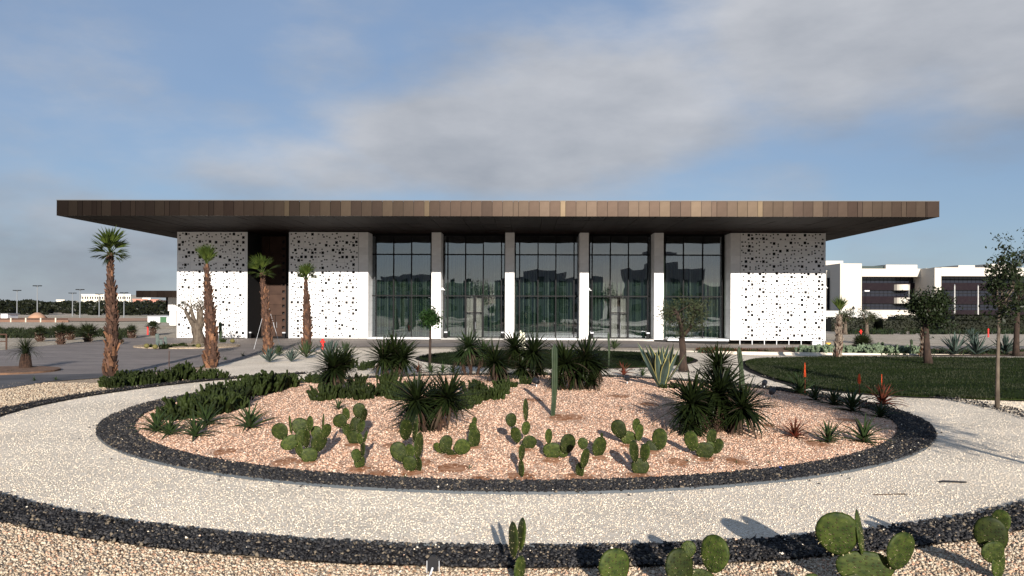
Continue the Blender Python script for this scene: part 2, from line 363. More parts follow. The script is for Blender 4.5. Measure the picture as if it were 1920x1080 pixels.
def inst(name, me, parent=None, loc=(0, 0, 0), rot=(0, 0, 0), scale=(1, 1, 1), kind=None, label=None):
    o = bpy.data.objects.new(name, me); COL.objects.link(o)
    if parent: o.parent = parent
    o.location = loc; o.rotation_euler = rot; o.scale = scale
    if kind: o['kind'] = kind
    if label: o['label'] = label
    return o
def tag(o, label, cat, group=None):
    o['label'] = label; o['category'] = cat
    if group: o['group'] = group
    return o
def thing(name, label, cat, loc=(0, 0, 0), rz=0, group=None):
    o = bpy.data.objects.new(name, None); COL.objects.link(o); o.location = loc; o.rotation_euler = (0, 0, rz); o.empty_display_size = .2
    return tag(o, label, cat, group)

# ------------------------------------------------------------------ ground
def sheet(name, poly, m, z, step=1.0, mound=False, rim=0):
    xs = [p[0] for p in poly]; ys = [p[1] for p in poly]
    def inside(x, y):
        c = False; j = len(poly)-1
        for i in range(len(poly)):
            if (poly[i][1] > y) != (poly[j][1] > y) and x < (poly[j][0]-poly[i][0])*(y-poly[i][1])/(poly[j][1]-poly[i][1])+poly[i][0]: c = not c
            j = i
        return c
    pts = [Vector(p[:2]) for p in poly]; n = len(pts)
    x = math.floor(min(xs))
    while x < max(xs):
        y = math.floor(min(ys))
        while y < max(ys):
            if inside(x, y): pts.append(Vector((x+.001, y+.001)))
            y += step
        x += step
    vs, es, fs, *_ = delaunay_2d_cdt(pts, [], [list(range(n))], 1, 1e-4)
    me = bpy.data.meshes.new(name)
    me.from_pydata([(v.x, v.y, hgt(v.x, v.y, mound)+z) for v in vs], [], fs)
    me.materials.append(m); me.update()
    bm = bmesh.new(); bm.from_mesh(me)
    for f in bm.faces:
        if f.normal.z < 0: f.normal_flip()
    if rim:
        be = [e for e in bm.edges if e.is_boundary]
        r = bmesh.ops.extrude_edge_only(bm, edges=be)
        for v in [g for g in r['geom'] if isinstance(g, bmesh.types.BMVert)]: v.co.z -= rim
    bm.to_mesh(me); bm.free()
    o = inst(name, me); o['kind'] = 'structure'; return o
def ring(name, r0, r1, a0, a1, m, z, n=180, zf=None, jit=0):
    mb = MB(); cols = 5
    for i in range(n+1):
        a = a0+(a1-a0)*i/n
        j0 = jit*noise.noise(Vector((math.cos(a)*25, math.sin(a)*25, r0))); j1 = jit*noise.noise(Vector((math.cos(a)*25, math.sin(a)*25, r1)))
        for k in range(cols):
            q = k/(cols-1); r = (r0+j0)*(1-q)+(r1+j1)*q
            x, y = CX+r*math.cos(a), CY+r*math.sin(a)
            mb.v.append((x, y, z+(zf(q) if zf else 0)))
    for i in range(n):
        for k in range(cols-1):
            a = i*cols+k; mb.f.append((a, a+1, a+cols+1, a+cols)); mb.mi.append(0)
    o = mb.build(name, m, kind='structure', smooth=True); return o

gx = sorted(set([-6000, -3000, -1500, -800, -400, -200, -120, -80, -60] + list(np.arange(-50, 50.1, 1)) + [60, 80, 120, 200, 400, 800, 1500, 3000, 6000]))
gy = sorted(set([-3000, -1000, -400, -200, -100, -50, -20] + list(np.arange(-10, 40, 2.)) + list(np.arange(40, 60.1, .5)) + [65, 70, 80, 100, 130, 180, 250, 400, 800, 1600, 3000, 7000]))
mb = MB()
for y in gy:
    for x in gx: mb.v.append((x, y, hgt(x, y, False)-.012))
nx = len(gx)
for j in range(len(gy)-1):
    for i in range(nx-1): mb.f.append((j*nx+i, j*nx+i+1, (j+1)*nx+i+1, (j+1)*nx+i)); mb.mi.append(0)
mb.build('ground', M_sand, kind='structure')
def pxpoly(l): return [tuple(G(*p)[:2]) for p in l]
# white gravel yard round the bed
sheet('gravel_path', [(-13.5, 4), (34, 4), (34, 51.0), (-13, 51.0)]+pxpoly([(600, 651), (530, 656), (480, 665), (450, 674), (411, 682), (363, 688)])+[(-15.5, 28)], M_white_gravel, 0, 1)
ring('path_ring', RB-.3, RP+.15, 0, 2*math.pi, M_white_gravel, .006)
# cream gravel on the left and in the foreground
left = [(-13.6*math.cos(a)*1.0+CX, CY+13.6*math.sin(a)) for a in [R(x) for x in range(-95, 46, 3)]]
cream_poly = [(CX-13.2*math.cos(R(d)), CY+13.2*math.sin(R(d))) for d in range(-90, 42, 3)]
road_edge = pxpoly([(363, 690), (300, 697), (178, 710), (93, 716), (0, 730)])
cream_poly = cream_poly+pxpoly([(395, 702), (411, 684)])+road_edge+[(-30, 24), (-30, 2), (0, 2)]
sheet('beige_gravel', cream_poly, M_cream_gravel, .004, 1)
fore = [(CX-13.3*math.cos(R(d)), CY+13.3*math.sin(R(d))) for d in range(-150, -40, 3)]
sheet('foreground_gravel', [(13, 2), (-13, 2)]+[p for p in sorted(fore) if p[1] < 16], M_cream_gravel, .010, 1)
# drive
near_edge = [(0, 730), (93, 716), (178, 710), (300, 697), (363, 690), (411, 684), (450, 676), (480, 667), (530, 657.5), (600, 652.5), (700, 650.5), (770, 651), (860, 651), (1100, 651), (1240, 653), (1320, 652)]
far_edge = [(331, 623), (259, 632), (193, 638), (100, 647), (0, 657)]
drive = pxpoly(near_edge)+[(20, 49.6), (45, 49.6), (45, 62.5), (16, 63.6), (-33, 65), (-33, 72)]+pxpoly(far_edge)+[(-48, 44), (-40, 22)]
sheet('drive', drive, M_pave, .016, .5)
sheet('asphalt_lane', pxpoly([(-120, 760), (0, 731), (93, 716.5), (178, 710.5), (300, 697.5), (363, 690.5), (330, 694), (200, 701), (80, 704), (-120, 706)]), M_asphalt, .026, 1)
sheet('brick_apron', pxpoly([(735, 648), (760, 650.5), (900, 650.5), (950, 650), (950, 643.5), (840, 643.5)]), M_brick, .030, .5)
sheet('brick_crossing', pxpoly([(1000, 650), (1200, 651.5), (1255, 650), (1200, 646), (1010, 645)]), M_brick, .030, .5)
# lawns
def ell(cx, cy, rx, ry, n=48): return [(cx+rx*math.cos(2*math.pi*i/n), cy+ry*math.sin(2*math.pi*i/n)) for i in range(n)]
sheet('middle_lawn_edging', ell(2.3, 42, 7.35, 7.15), M_dark_gravel, .024, 1)
sheet('middle_lawn', ell(2.3, 42, 7.1, 6.9), M_grassd, .07, .5, rim=.08)
lawn_px = [(1400, 683), (1412, 677), (1450, 673.5), (1560, 671), (1700, 671.5), (1920, 673), (2200, 676), (2500, 700), (2400, 756), (1920, 752), (1800, 748), (1700, 744), (1600, 737), (1540, 730), (1480, 719), (1435, 705), (1408, 692)]
lp = pxpoly(lawn_px); cxl = sum(p[0] for p in lp)/len(lp); cyl = sum(p[1] for p in lp)/len(lp)
def dense(poly, k=5):
    o_ = []; n = len(poly)
    for i in range(n):
        p0, p1, p2, p3 = [Vector(poly[(i+j-1) % n]) for j in range(4)]
        for q in range(k):
            t = q/k; o_.append(tuple(.5*((2*p1)+(p2-p0)*t+(2*p0-5*p1+4*p2-p3)*t*t+(3*p1-p0-3*p2+p3)*t**3)))
    return o_
lp = dense(lp)
sheet('right_lawn', lp, M_grass, .07, .5, rim=.08)
sheet('right_lawn_edging', [(x+(.3 if x > 13 else -.3), y-.22 if y < 33 else y+.15) for x, y in lp], M_dark_gravel, .024, 1)
# standing grass blades give the lawn its nap and a ragged rim
def in_poly(poly, x, y):
    c = False; j = len(poly)-1
    for i in range(len(poly)):
        if (poly[i][1] > y) != (poly[j][1] > y) and x < (poly[j][0]-poly[i][0])*(y-poly[i][1])/(poly[j][1]-poly[i][1])+poly[i][0]: c = not c
        j = i
    return c
def blades(name, label, poly, n, m, seed, xmax, ln=.06):
    rs = random.Random(seed); mb = MB(); k = 0
    ys = [p[1] for p in poly]; xs = [p[0] for p in poly]
    while k < n:
        if rs.random() < .16:
            p, q = rs.choice(list(zip(poly, poly[1:]+poly[:1]))); t = rs.random(); x, y = p[0]+(q[0]-p[0])*t+rs.gauss(0, .035), p[1]+(q[1]-p[1])*t+rs.gauss(0, .035)
            if x > xmax: continue
        else:
            x, y = rs.uniform(min(xs), min(max(xs), xmax)), rs.uniform(min(ys), max(ys))
            if not in_poly(poly, x, y): continue
        k += 1; a = rs.uniform(0, 3.14); l = ln*rs.uniform(.5, 1.5); dx, dy = math.cos(a)*.012, math.sin(a)*.012; z = hgt(x, y, False)+.065
        mb.cur = 0 if noise.noise(Vector((x*.6, y*.6, 2)))+rs.uniform(-.3, .3) > 0 else 1
        mb.add([(x-dx, y-dy, z), (x+dx, y+dy, z), (x+rs.uniform(-.03, .03), y+rs.uniform(-.03, .03), z+l)], [(0, 1, 2)])
    tag(mb.build(name, m, kind='stuff'), label, 'grass')
M_bl = mat('grass_blade', (.008, .015, .004), .7, (.017, .024, .007), 3, spec=.05); M_bl2 = mat('dark_grass_blade', (.004, .008, .002), .7, (.009, .014, .004), 3, spec=.05); M_bl3 = mat('straw_grass_blade', (.020, .024, .008), .7)
blades('grass', 'mown dark green grass of the large right lawn', lp, 42000, [M_bl, M_bl3], 1, 30)
blades('grass', 'very dark grass of the round lawn behind the bed', ell(2.3, 42, 7.1, 6.9), 12000, [M_bl2, M_bl2], 2, 30)
# bed mound
mb = MB(); nr, na = 40, 120
mb.v.append((CX, CY, hgt(CX, CY)))
for i in range(1, nr+1):
    r = 9.62*i/nr
    for k in range(na):
        a = 2*math.pi*k/na; x, y = CX+r*math.cos(a), CY+r*math.sin(a); mb.v.append((x, y, hgt(x, y)+.03*(1 if r < 9.5 else .5)))
for k in range(na): mb.f.append((0, 1+k, 1+(k+1) % na)); mb.mi.append(0)
for i in range(nr-1):
    for k in range(na):
        a = 1+i*na+k; b = 1+i*na+(k+1) % na; mb.f.append((a, a+na, b+na, b)); mb.mi.append(0)
mb.build('planting_bed', M_pink_gravel, kind='structure', smooth=True)
bz = lambda q: .03+.03*math.sin(math.pi*q)
ring('dark_stone_band', RB-.72, RB, 0, 2*math.pi, M_dark_gravel, 0, zf=bz, jit=.05)
ring('outer_stone_band', RP, RO, R(-230), R(-28), M_dark_gravel, 0, zf=bz, jit=.06)
def edging(name, r, a0, a1, n=140):
    mb = MB()
    for i in range(n+1):
        a = a0+(a1-a0)*i/n
        for rr, z in ((r-.008, 0), (r-.008, .052), (r+.008, .052), (r+.008, 0)): mb.v.append((CX+rr*math.cos(a), CY+rr*math.sin(a), z))
    for i in range(n):
        for k in range(3): a = i*4+k; mb.f.append((a, a+4, a+5, a+1)); mb.mi.append(0)
    mb.build(name, mat('edging_strip', (.07, .08, .09), .5), kind='structure')
edging('bed_edging', RB+.01, R(-165), R(-20)); edging('bed_edging', RP-.01, R(-150), R(-70))

PATCH = []
def in_patch(x, y):
    for (px_, py_, r_) in PATCH:
        d = math.hypot(x-px_, (y-py_)*.8)
        if d < r_*(1+.5*noise.noise(Vector((x*2.2, y*2.2, 4)))): return True
    return False
for (x, y, r_) in [(575, 868, .3), (663, 836, .25), (673, 882, .28), (772, 888, .3), (846, 858, .25), (890, 841, .2), (985, 845, .25), (977, 897, .38), (1036, 865, .25), (1087, 898, .36), (1123, 861, .2), (1180, 838, .25), (1224, 850, .2), (1199, 895, .34), (1320, 862, .3),
                   (845, 881, .42), (708, 893, .34), (535, 868, .34), (790, 870, .3), (1160, 745, .5), (1215, 760, .45), (1060, 785, .6), (1440, 800, .4), (1380, 868, .3), (1530, 835, .4), (420, 850, .35), (900, 902, .28), (1590, 790, .4), (300, 800, .35), (1000, 752, .4), (736, 838, .3), (1270, 870, .3)]:
    g_ = G(x, y); PATCH.append((g_.x, g_.y, r_*.85))
M_bare = mat('bare_red_soil', (.22, .09, .04), .95, (.38, .22, .14), 9, .02, 16, spec=.03)
for (x, y, r_) in PATCH:
    mb = MB(); n = 22; c_ = Vector((x, y, 0)); mb.v.append((x, y, hgt(x, y)+.036)); 
    for k_ in (.5, 1):
        for k in range(n):
            a = 2*math.pi*k/n; rr = k_*r_*(1+.45*noise.noise(Vector((math.cos(a)*1.6+x, math.sin(a)*1.6+y, 1)))); X, Y_ = x+rr*math.cos(a), y+rr*math.sin(a)*1.2; mb.v.append((X, Y_, hgt(X, Y_)+(.038 if k_ < 1 else .020)))
    for k in range(n):
        k2 = (k+1) % n; mb.f.append((0, 1+k, 1+k2)); mb.f.append((1+k, 1+n+k, 1+n+k2, 1+k2)); mb.mi += [0, 0]
    mb.build('soil', M_bare, kind='structure', smooth=True)

# loose stones as real geometry, denser near the eye
def stones(name, n, sampler, size, mats, seed, zoff=0.0):
    rs = np.random.RandomState(seed)
    pts = []
    while len(pts) < n:
        p = sampler(rs)
        if p is not None: pts.append(p)
    pts = np.array(pts); n = len(pts)
    tv = np.array([(1, 0, 0), (0, 1, 0), (-1, 0, 0), (0, -1, 0), (.1, .1, .8), (0, 0, -.7)], float)
    tf = np.array([(0, 1, 4), (1, 2, 4), (2, 3, 4), (3, 0, 4), (1, 0, 5), (2, 1, 5), (3, 2, 5), (0, 3, 5)])
    s = size*(.5+rs.rand(n, 1, 1)**2.2*1.1)*rs.uniform(.65, 1.2, (n, 1, 3))
    v = tv[None]+rs.uniform(-.22, .22, (n, 6, 3)); v = v*s
    a = rs.uniform(0, 6.28, n); t = rs.uniform(-.6, .6, n)
    ca, sa, ct, st = np.cos(a), np.sin(a), np.cos(t), np.sin(t)
    x, y, z = v[..., 0], v[..., 1], v[..., 2]
    y2 = y*ct[:, None]-z*st[:, None]; z2 = y*st[:, None]+z*ct[:, None]
    x3 = x*ca[:, None]-y2*sa[:, None]; y3 = x*sa[:, None]+y2*ca[:, None]
    V = np.stack([x3, y3, z2], -1)+pts[:, None, :]; V[..., 2] += zoff
    Fc = (tf[None]+(np.arange(n)*6)[:, None, None]).reshape(-1)
    me = bpy.data.meshes.new(name); me.vertices.add(n*6); me.vertices.foreach_set('co', V.reshape(-1).astype(np.float32))
    nf = n*8; me.loops.add(nf*3); me.loops.foreach_set('vertex_index', Fc.astype(np.int32))
    me.polygons.add(nf); me.polygons.foreach_set('loop_start', (np.arange(nf)*3).astype(np.int32))
    for m in mats: me.materials.append(m)
    me.polygons.foreach_set('material_index', np.repeat(rs.choice(len(mats), n, p=np.array([.45, .3, .15, .1][:len(mats)])/sum([.45, .3, .15, .1][:len(mats)])), 8).astype(np.int32))
    me.update(calc_edges=True)
    o = inst(name, me); o['kind'] = 'stuff'; return o
def vis(x, y): return y > 7.6 and abs(x) < y*.66+.6
def ring_sampler(r0, r1, falloff, mound=False, zr=0.0):
    def f(rs):
        a = rs.uniform(0, 2*math.pi); r = math.sqrt(rs.uniform(r0*r0, r1*r1)); x, y = CX+r*math.cos(a), CY+r*math.sin(a)
        if not vis(x, y) or rs.rand() > min(1, (falloff/y)**2): return None
        if mound and rs.rand() < .62 and in_patch(x, y): return None
        return (x, y, (hgt(x, y)+.03 if mound else zr))
    return f
tag(stones('dark_pebbles', 36000, ring_sampler(RB-.74, RB+.02, 13, zr=.055), .024, stone_dark, 1), 'dark grey pebbles filling the ring band around the cactus bed', 'pebbles')
tag(stones('dark_pebbles', 17000, ring_sampler(RP-.03, RO+.03, 9.5, zr=.055), .024, stone_dark, 2), 'dark grey pebbles of the outer curved band in the foreground', 'pebbles')
tag(stones('pink_chippings', 85000, ring_sampler(0, RB-.70, 15, True), .0175, stone_pink, 3), 'pinkish stone chippings covering the round cactus bed', 'gravel')
tag(stones('white_chippings', 50000, ring_sampler(RB, RP, 11, zr=.008), .0105, stone_white, 4), 'fine white stone chippings on the curved path', 'gravel')
def stray(rs):
    a = rs.uniform(0, 2*math.pi); r = rs.choice((RB, RP, RO, RB-.72))+rs.normal(0, .16); x, y = CX+r*math.cos(a), CY+r*math.sin(a)
    return (x, y, .05 if r < RB else .015) if vis(x, y) and rs.rand() < (12/y)**2 else None
tag(stones('stray_pebbles', 1000, stray, .018, stone_dark[:3]+[stone_white[0]], 8), 'stray dark pebbles spilt along the edges of the stone bands', 'pebbles')
def stray2(rs):
    a = rs.uniform(0, 2*math.pi); r = rs.choice((rs.uniform(RB-.7, RB), rs.uniform(RP, RO))); x, y = CX+r*math.cos(a), CY+r*math.sin(a)
    return (x, y, .072) if vis(x, y) and rs.rand() < (12/y)**2 else None
tag(stones('stray_chippings', 260, stray2, .015, [stone_white[0], stone_pink[0], stone_cream[0]], 9), 'pale chips scattered over the dark stone bands', 'gravel')
def fore_s(rs):
    y = rs.uniform(7.6, 13.5); x = rs.uniform(-9, 9)
    if math.hypot(x-CX, y-CY) < RO-.02 or not vis(x, y): return None
    return (x, y, .014)
tag(stones('cream_chippings', 24000, fore_s, .0185, stone_cream+[stone_pink[1]], 5), 'cream and pink chippings in the nearest strip of ground', 'gravel')
def left_s(rs):
    y = rs.uniform(13, 28); x = rs.uniform(-18, -9)
    if math.hypot(x-CX, y-CY) < RO or not vis(x, y) or rs.rand() > (14/y)**2: return None
    return (x, y, .01)
tag(stones('cream_chippings', 9000, left_s, .02, stone_cream, 6), 'beige chippings between the left path edge and the drive', 'gravel')
def right_s(rs):
    y = rs.uniform(9, 24); x = rs.uniform(6, 16)
    if math.hypot(x-CX, y-CY) < RP or not vis(x, y) or rs.rand() > (11/y)**2: return None
    return (x, y, .004)
tag(stones('white_chippings', 12000, right_s, .013, stone_white, 7), 'pale chippings between the right lawn and the dark bands', 'gravel')

# ------------------------------------------------------------------ main pavilion
BA = R(1.1); YB = 64.3; GD = 1.8
pav = thing('pavilion', 'long low modern pavilion with bronze flat roof, perforated white walls and tall glass bays', 'building', (0, YB, 0), -BA)
def U(px, d=0):
    t = (px-960)/F; return (t*(YB+d*math.cos(BA))-d*math.sin(BA))/(math.cos(BA)+t*math.sin(BA))
WT = 8.66; SOF = 8.70; OH = 11.4
c_panel = {}
def perf_mesh(key, w_, h_, rs, bronze=False):
    cell = .0565; nx_, nz_ = max(3, round(w_/cell)), round(h_/cell)
    cx_, cz_ = w_/nx_, h_/nz_
    g = [[True]*nz_ for _ in range(nx_)]
    def free(i, j, a, b, m_=1):
        for x in range(i-m_, i+a+m_):
            for z in range(j-m_, j+b+m_):
                if x < 0 or z < 0 or x >= nx_ or z >= nz_:
                    if i < 1 or j < 1 or i+a > nx_-1 or j+b > nz_-1: return False
                    continue
                if not g[x][z]: return False
        return True
    def put(a, b, k, m_):
        for _ in range(k):
            for _t in range(25):
                i, j = rs.randint(1, max(1, nx_-a-1)), rs.randint(1, max(1, nz_-b-1))
                if free(i, j, a, b, m_):
                    for x in range(i, i+a):
                        for z in range(j, j+b): g[x][z] = False
                    break
    sw = max(1, nx_//5); sh = max(1, nz_//5); bigs = set()
    for si in range(sw):
        for sj in range(sh):
            q = rs.random(); i0 = int(si*nx_/sw); j0 = int(sj*nz_/sh); i = i0+rs.randint(0, 1); j = j0+rs.randint(0, 1)
            a_, b_ = (4, 4) if q < .34 and (si-1, sj) not in bigs and (si, sj-1) not in bigs else ((3, 2) if q < .52 else ((2, 2) if q < .93 else (0, 0)))
            if a_ == 4: bigs.add((si, sj))
            elif a_: i, j = i0+rs.randint(0, 3), j0+rs.randint(0, 3)
            if i+a_ > nx_-1 or j+b_ > nz_-1: i = min(i, nx_-1-a_); j = min(j, nz_-1-b_)
            if a_ and i > 0 and j > 0 and free(i, j, a_, b_, 1):
                for x in range(i, i+a_):
                    for z in range(j, j+b_): g[x][z] = False
            if a_ == 4 or rs.random() < .35:
                i, j = i0+rs.randint(0, 4), j0+rs.randint(0, 4)
                if 0 < i < nx_-3 and 0 < j < nz_-3 and free(i, j, 2, 2, 1):
                    for x in range(i, i+2):
                        for z in range(j, j+2): g[x][z] = False
    mb = MB(); th = .05
    for j in range(nz_):
        i = 0
        while i < nx_:
            if not g[i][j]: i += 1; continue
            k = i
            while k < nx_ and g[k][j]: k += 1
            mb.quad((i*cx_, 0, j*cz_), (k*cx_, 0, j*cz_), (k*cx_, 0, (j+1)*cz_), (i*cx_, 0, (j+1)*cz_)); i = k
    for i in range(nx_):
        for j in range(nz_):
            if g[i][j]: continue
            x0, x1, z0, z1 = i*cx_, (i+1)*cx_, j*cz_, (j+1)*cz_
            if i and g[i-1][j]: mb.quad((x0, 0, z0), (x0, 0, z1), (x0, th, z1), (x0, th, z0))
            if i < nx_-1 and g[i+1][j]: mb.quad((x1, 0, z0), (x1, th, z0), (x1, th, z1), (x1, 0, z1))
            if j and g[i][j-1]: mb.quad((x0, 0, z0), (x0, th, z0), (x1, th, z0), (x1, 0, z0))
            if j < nz_-1 and g[i][j+1]: mb.quad((x0, 0, z1), (x1, 0, z1), (x1, th, z1), (x0, th, z1))
    mb.quad((0, 0, 0), (0, 0, h_), (0, th, h_), (0, th, 0)); mb.quad((w_, 0, 0), (w_, th, 0), (w_, th, h_), (w_, 0, h_))
    mb.quad((0, 0, h_), (w_, 0, h_), (w_, th, h_), (0, th, h_)); mb.quad((0, 0, 0), (0, th, 0), (w_, th, 0), (w_, 0, 0))
    return mb.mesh('perforated_panel', M_bronze if bronze else M_white)
NROW = 14; z0w = .05
prs = random.Random(3)
def screen(name, u0, u1, side0, side1, label, zb=z0w, d0=0.0, rows=NROW):
    mb = MB(); mb.box(u0+.05, u1-.05, d0+.22, d0+.35, zb+.05, WT-.02); s = mb.build(name, M_black, pav, label=label)
    n = max(1, round((u1-u0)/1.13)); pw = (u1-u0)/n; ph = (WT-zb)/rows
    var = [perf_mesh(0, pw-.008, ph-.008, prs) for _ in range(12)]
    last = None
    for j in range(rows):
        for i in range(n):
            v = prs.choice([q for q in var if q is not last]); last = v
            inst('perforated_panel', v, s, (u0+i*pw+.004, d0+prs.uniform(0, .004), zb+j*ph+.004))
    return s
ub = lambda px: U(px)
screen('screen_wall', U(332), U(459.5), 0, 0, 'perforated white screen wall at the left end')
screen('screen_wall', U(543), U(671.5), 0, 0, 'perforated white screen wall behind the slender fourth palm')
screen('screen_wall', U(1388), U(1546), 0, 0, 'perforated white screen wall at the right end')
# returns and plain cladding
def clad(u0, u1, d0, d1, name='pier', zb=z0w, core=True, rows=NROW, label=None):
    """a stone clad pier: dark core with panels on its front and both sides"""
    mb = MB(); mb.box(u0+.03, u1-.03, d0+.03, d1, zb, WT); s = mb.build(name, M_stoneclad, pav, label=label)
    ph = (WT-zb)/rows
    f = MB(); f.box(0, u1-u0, 0, .028, 0, ph-.014); fm = f.mesh('cladding_panel', M_stoneclad)
    for j in range(rows): inst('cladding_panel', fm, s, (u0, d0-prs.uniform(0, .003), zb+j*ph+.007))
    g_ = MB(); g_.box(0, .028, 0, d1-d0-.03, 0, ph-.014); gm = g_.mesh('cladding_panel', M_stoneclad)
    for j in range(rows):
        mid = (u0+u1)/2
        inst('cladding_panel', gm, s, ((u1-.028 if mid < .8 else u0), d0+.03, zb+j*ph+.007))
    return s
clad(U(672), U(690), 0, GD+.3, 'plain_wall'); clad(U(1370), U(1387.5), 0, GD+.3, 'plain_wall')
for a, b in ((809, 826.5), (947, 964), (1087, 1103.5), (1226.5, 1244)): clad(U(a), U(b), 0, GD+.1)
mb = MB(); mb.box(U(332)-.02, U(332)+.04, .02, 20, .03, WT); mb.box(U(460)-.02, U(463.5), .0, .06, .03, WT); mb.box(U(541.5), U(543)-.01, .0, .06, .03, WT)
mb.box(U(1546)+.005, U(1548), .02, 20, .03, WT); mb.build('side_wall', M_trimw, pav)
# recess wall
mb = MB(); mb.box(U(460), U(463.5)-.01, .065, 3.55, .03, WT); mb.box(U(541.5)+.01, U(543)+.04, .065, 3.55, .03, WT); mb.build('recess_side', M_black, pav)
mb = MB(); ur0, ur1 = U(463.5), U(541.5)
mb.box(ur0, ur1, 3.6, 3.8, 0, WT); rec = mb.build('recess_wall', M_black, pav, label='dark bronze recessed entrance wall')
RD = 3.55; dr0, dr1 = U(481, RD), U(529.5, RD)
zr = [0.05, .95, 1.85, 2.75, 3.65, 4.55, 5.45, 6.35, 7.25, 8.6]
for j in range(len(zr)-1):
    for (a, b) in ((dr0, U(505, RD)), (U(505, RD), dr1)):
        if j < 2 and a > dr0: continue
        m_ = MB(); m_.box(a+.01, b-.01, RD-.04, RD+.04, zr[j]+.01, zr[j+1]-.01); m_.build('bronze_panel', M_bronze, rec)
for (a, b) in ((505, 517), (517.5, 529)):
    m_ = MB(); m_.box(U(a, RD)+.01, U(b, RD)-.01, RD-.05, RD+.03, .05, 1.83); dl = m_.build('door', M_bronze, pav)
    h_ = MB(); h_.tube([(U(517, RD)+(.12 if a > 510 else -.12), RD-.1, .8), (U(517, RD)+(.12 if a > 510 else -.12), RD-.1, 1.25)], .018, 6); h_.build('handle', M_grey_pave, dl)
for (a, b) in ((470, 480), (530, 538)):
    u0, u1 = U(a, RD), U(b, RD); pm = perf_mesh(0, u1-u0, .6, prs, True)
    for j in range(14): inst('perforated_panel', pm, rec, (u0, RD-.3, .05+j*.61))
# glass bays
def glass_mat(name, tintc, refl, wav):
    m = bpy.data.materials.new(name); m.use_nodes = True; t = m.node_tree; t.nodes.clear()
    o = t.nodes.new('ShaderNodeOutputMaterial'); tr = t.nodes.new('ShaderNodeBsdfTransparent'); gl = t.nodes.new('ShaderNodeBsdfGlossy'); ms = t.nodes.new('ShaderNodeMixShader')
    tr.inputs[0].default_value = (*tintc, 1); gl.inputs[0].default_value = (.9, .93, 1, 1); gl.inputs['Roughness'].default_value = .0
    fr = t.nodes.new('ShaderNodeFresnel'); fr.inputs[0].default_value = 1.5
    ad = math_node(t, 'ADD', fr.outputs[0], refl, True); t.links.new(ad, ms.inputs[0])
    c = t.nodes.new('ShaderNodeTexCoord'); n = t.nodes.new('ShaderNodeTexNoise'); n.inputs['Scale'].default_value = .55; n.inputs['Detail'].default_value = 1
    mp = t.nodes.new('ShaderNodeMapping'); oi = t.nodes.new('ShaderNodeObjectInfo'); cb = t.nodes.new('ShaderNodeCombineXYZ')
    t.links.new(math_node(t, 'MULTIPLY', oi.outputs['Random'], 40.0), cb.inputs[1]); t.links.new(cb.outputs[0], mp.inputs['Location'])
    t.links.new(c.outputs['Object'], mp.inputs[0]); t.links.new(mp.outputs[0], n.inputs['Vector'])
    bp = t.nodes.new('ShaderNodeBump'); bp.inputs['Distance'].default_value = wav; t.links.new(n.outputs['Fac'], bp.inputs['Height'])
    t.links.new(bp.outputs[0], gl.inputs['Normal'])
    t.links.new(tr.outputs[0], ms.inputs[1]); t.links.new(gl.outputs[0], ms.inputs[2]); t.links.new(ms.outputs[0], o.inputs[0]); return m
M_glass = glass_mat('tinted_glass', (.50, .55, .54), .12, .006)
M_gdoor = glass_mat('clear_door_glass', (.62, .64, .64), .06, .004)
bays = [((697, 808), (704.8, 738, 771.5, 806), None), ((832, 946.5), (839.5, 872.7, 906, 940), 1), ((966, 1084.5), (974, 1008.5, 1042, 1076), None),
        ((1105, 1219), (1110, 1144, 1178, 1214.5), 1), ((1247, 1354), (1248.5, 1281, 1317, 1352), None)]
ZT, ZM, ZU = 8.55, 3.55, 6.98
desc = ['leftmost glass bay', 'glass bay with the left door', 'middle glass bay', 'glass bay with the right door', 'rightmost glass bay behind the olive tree']
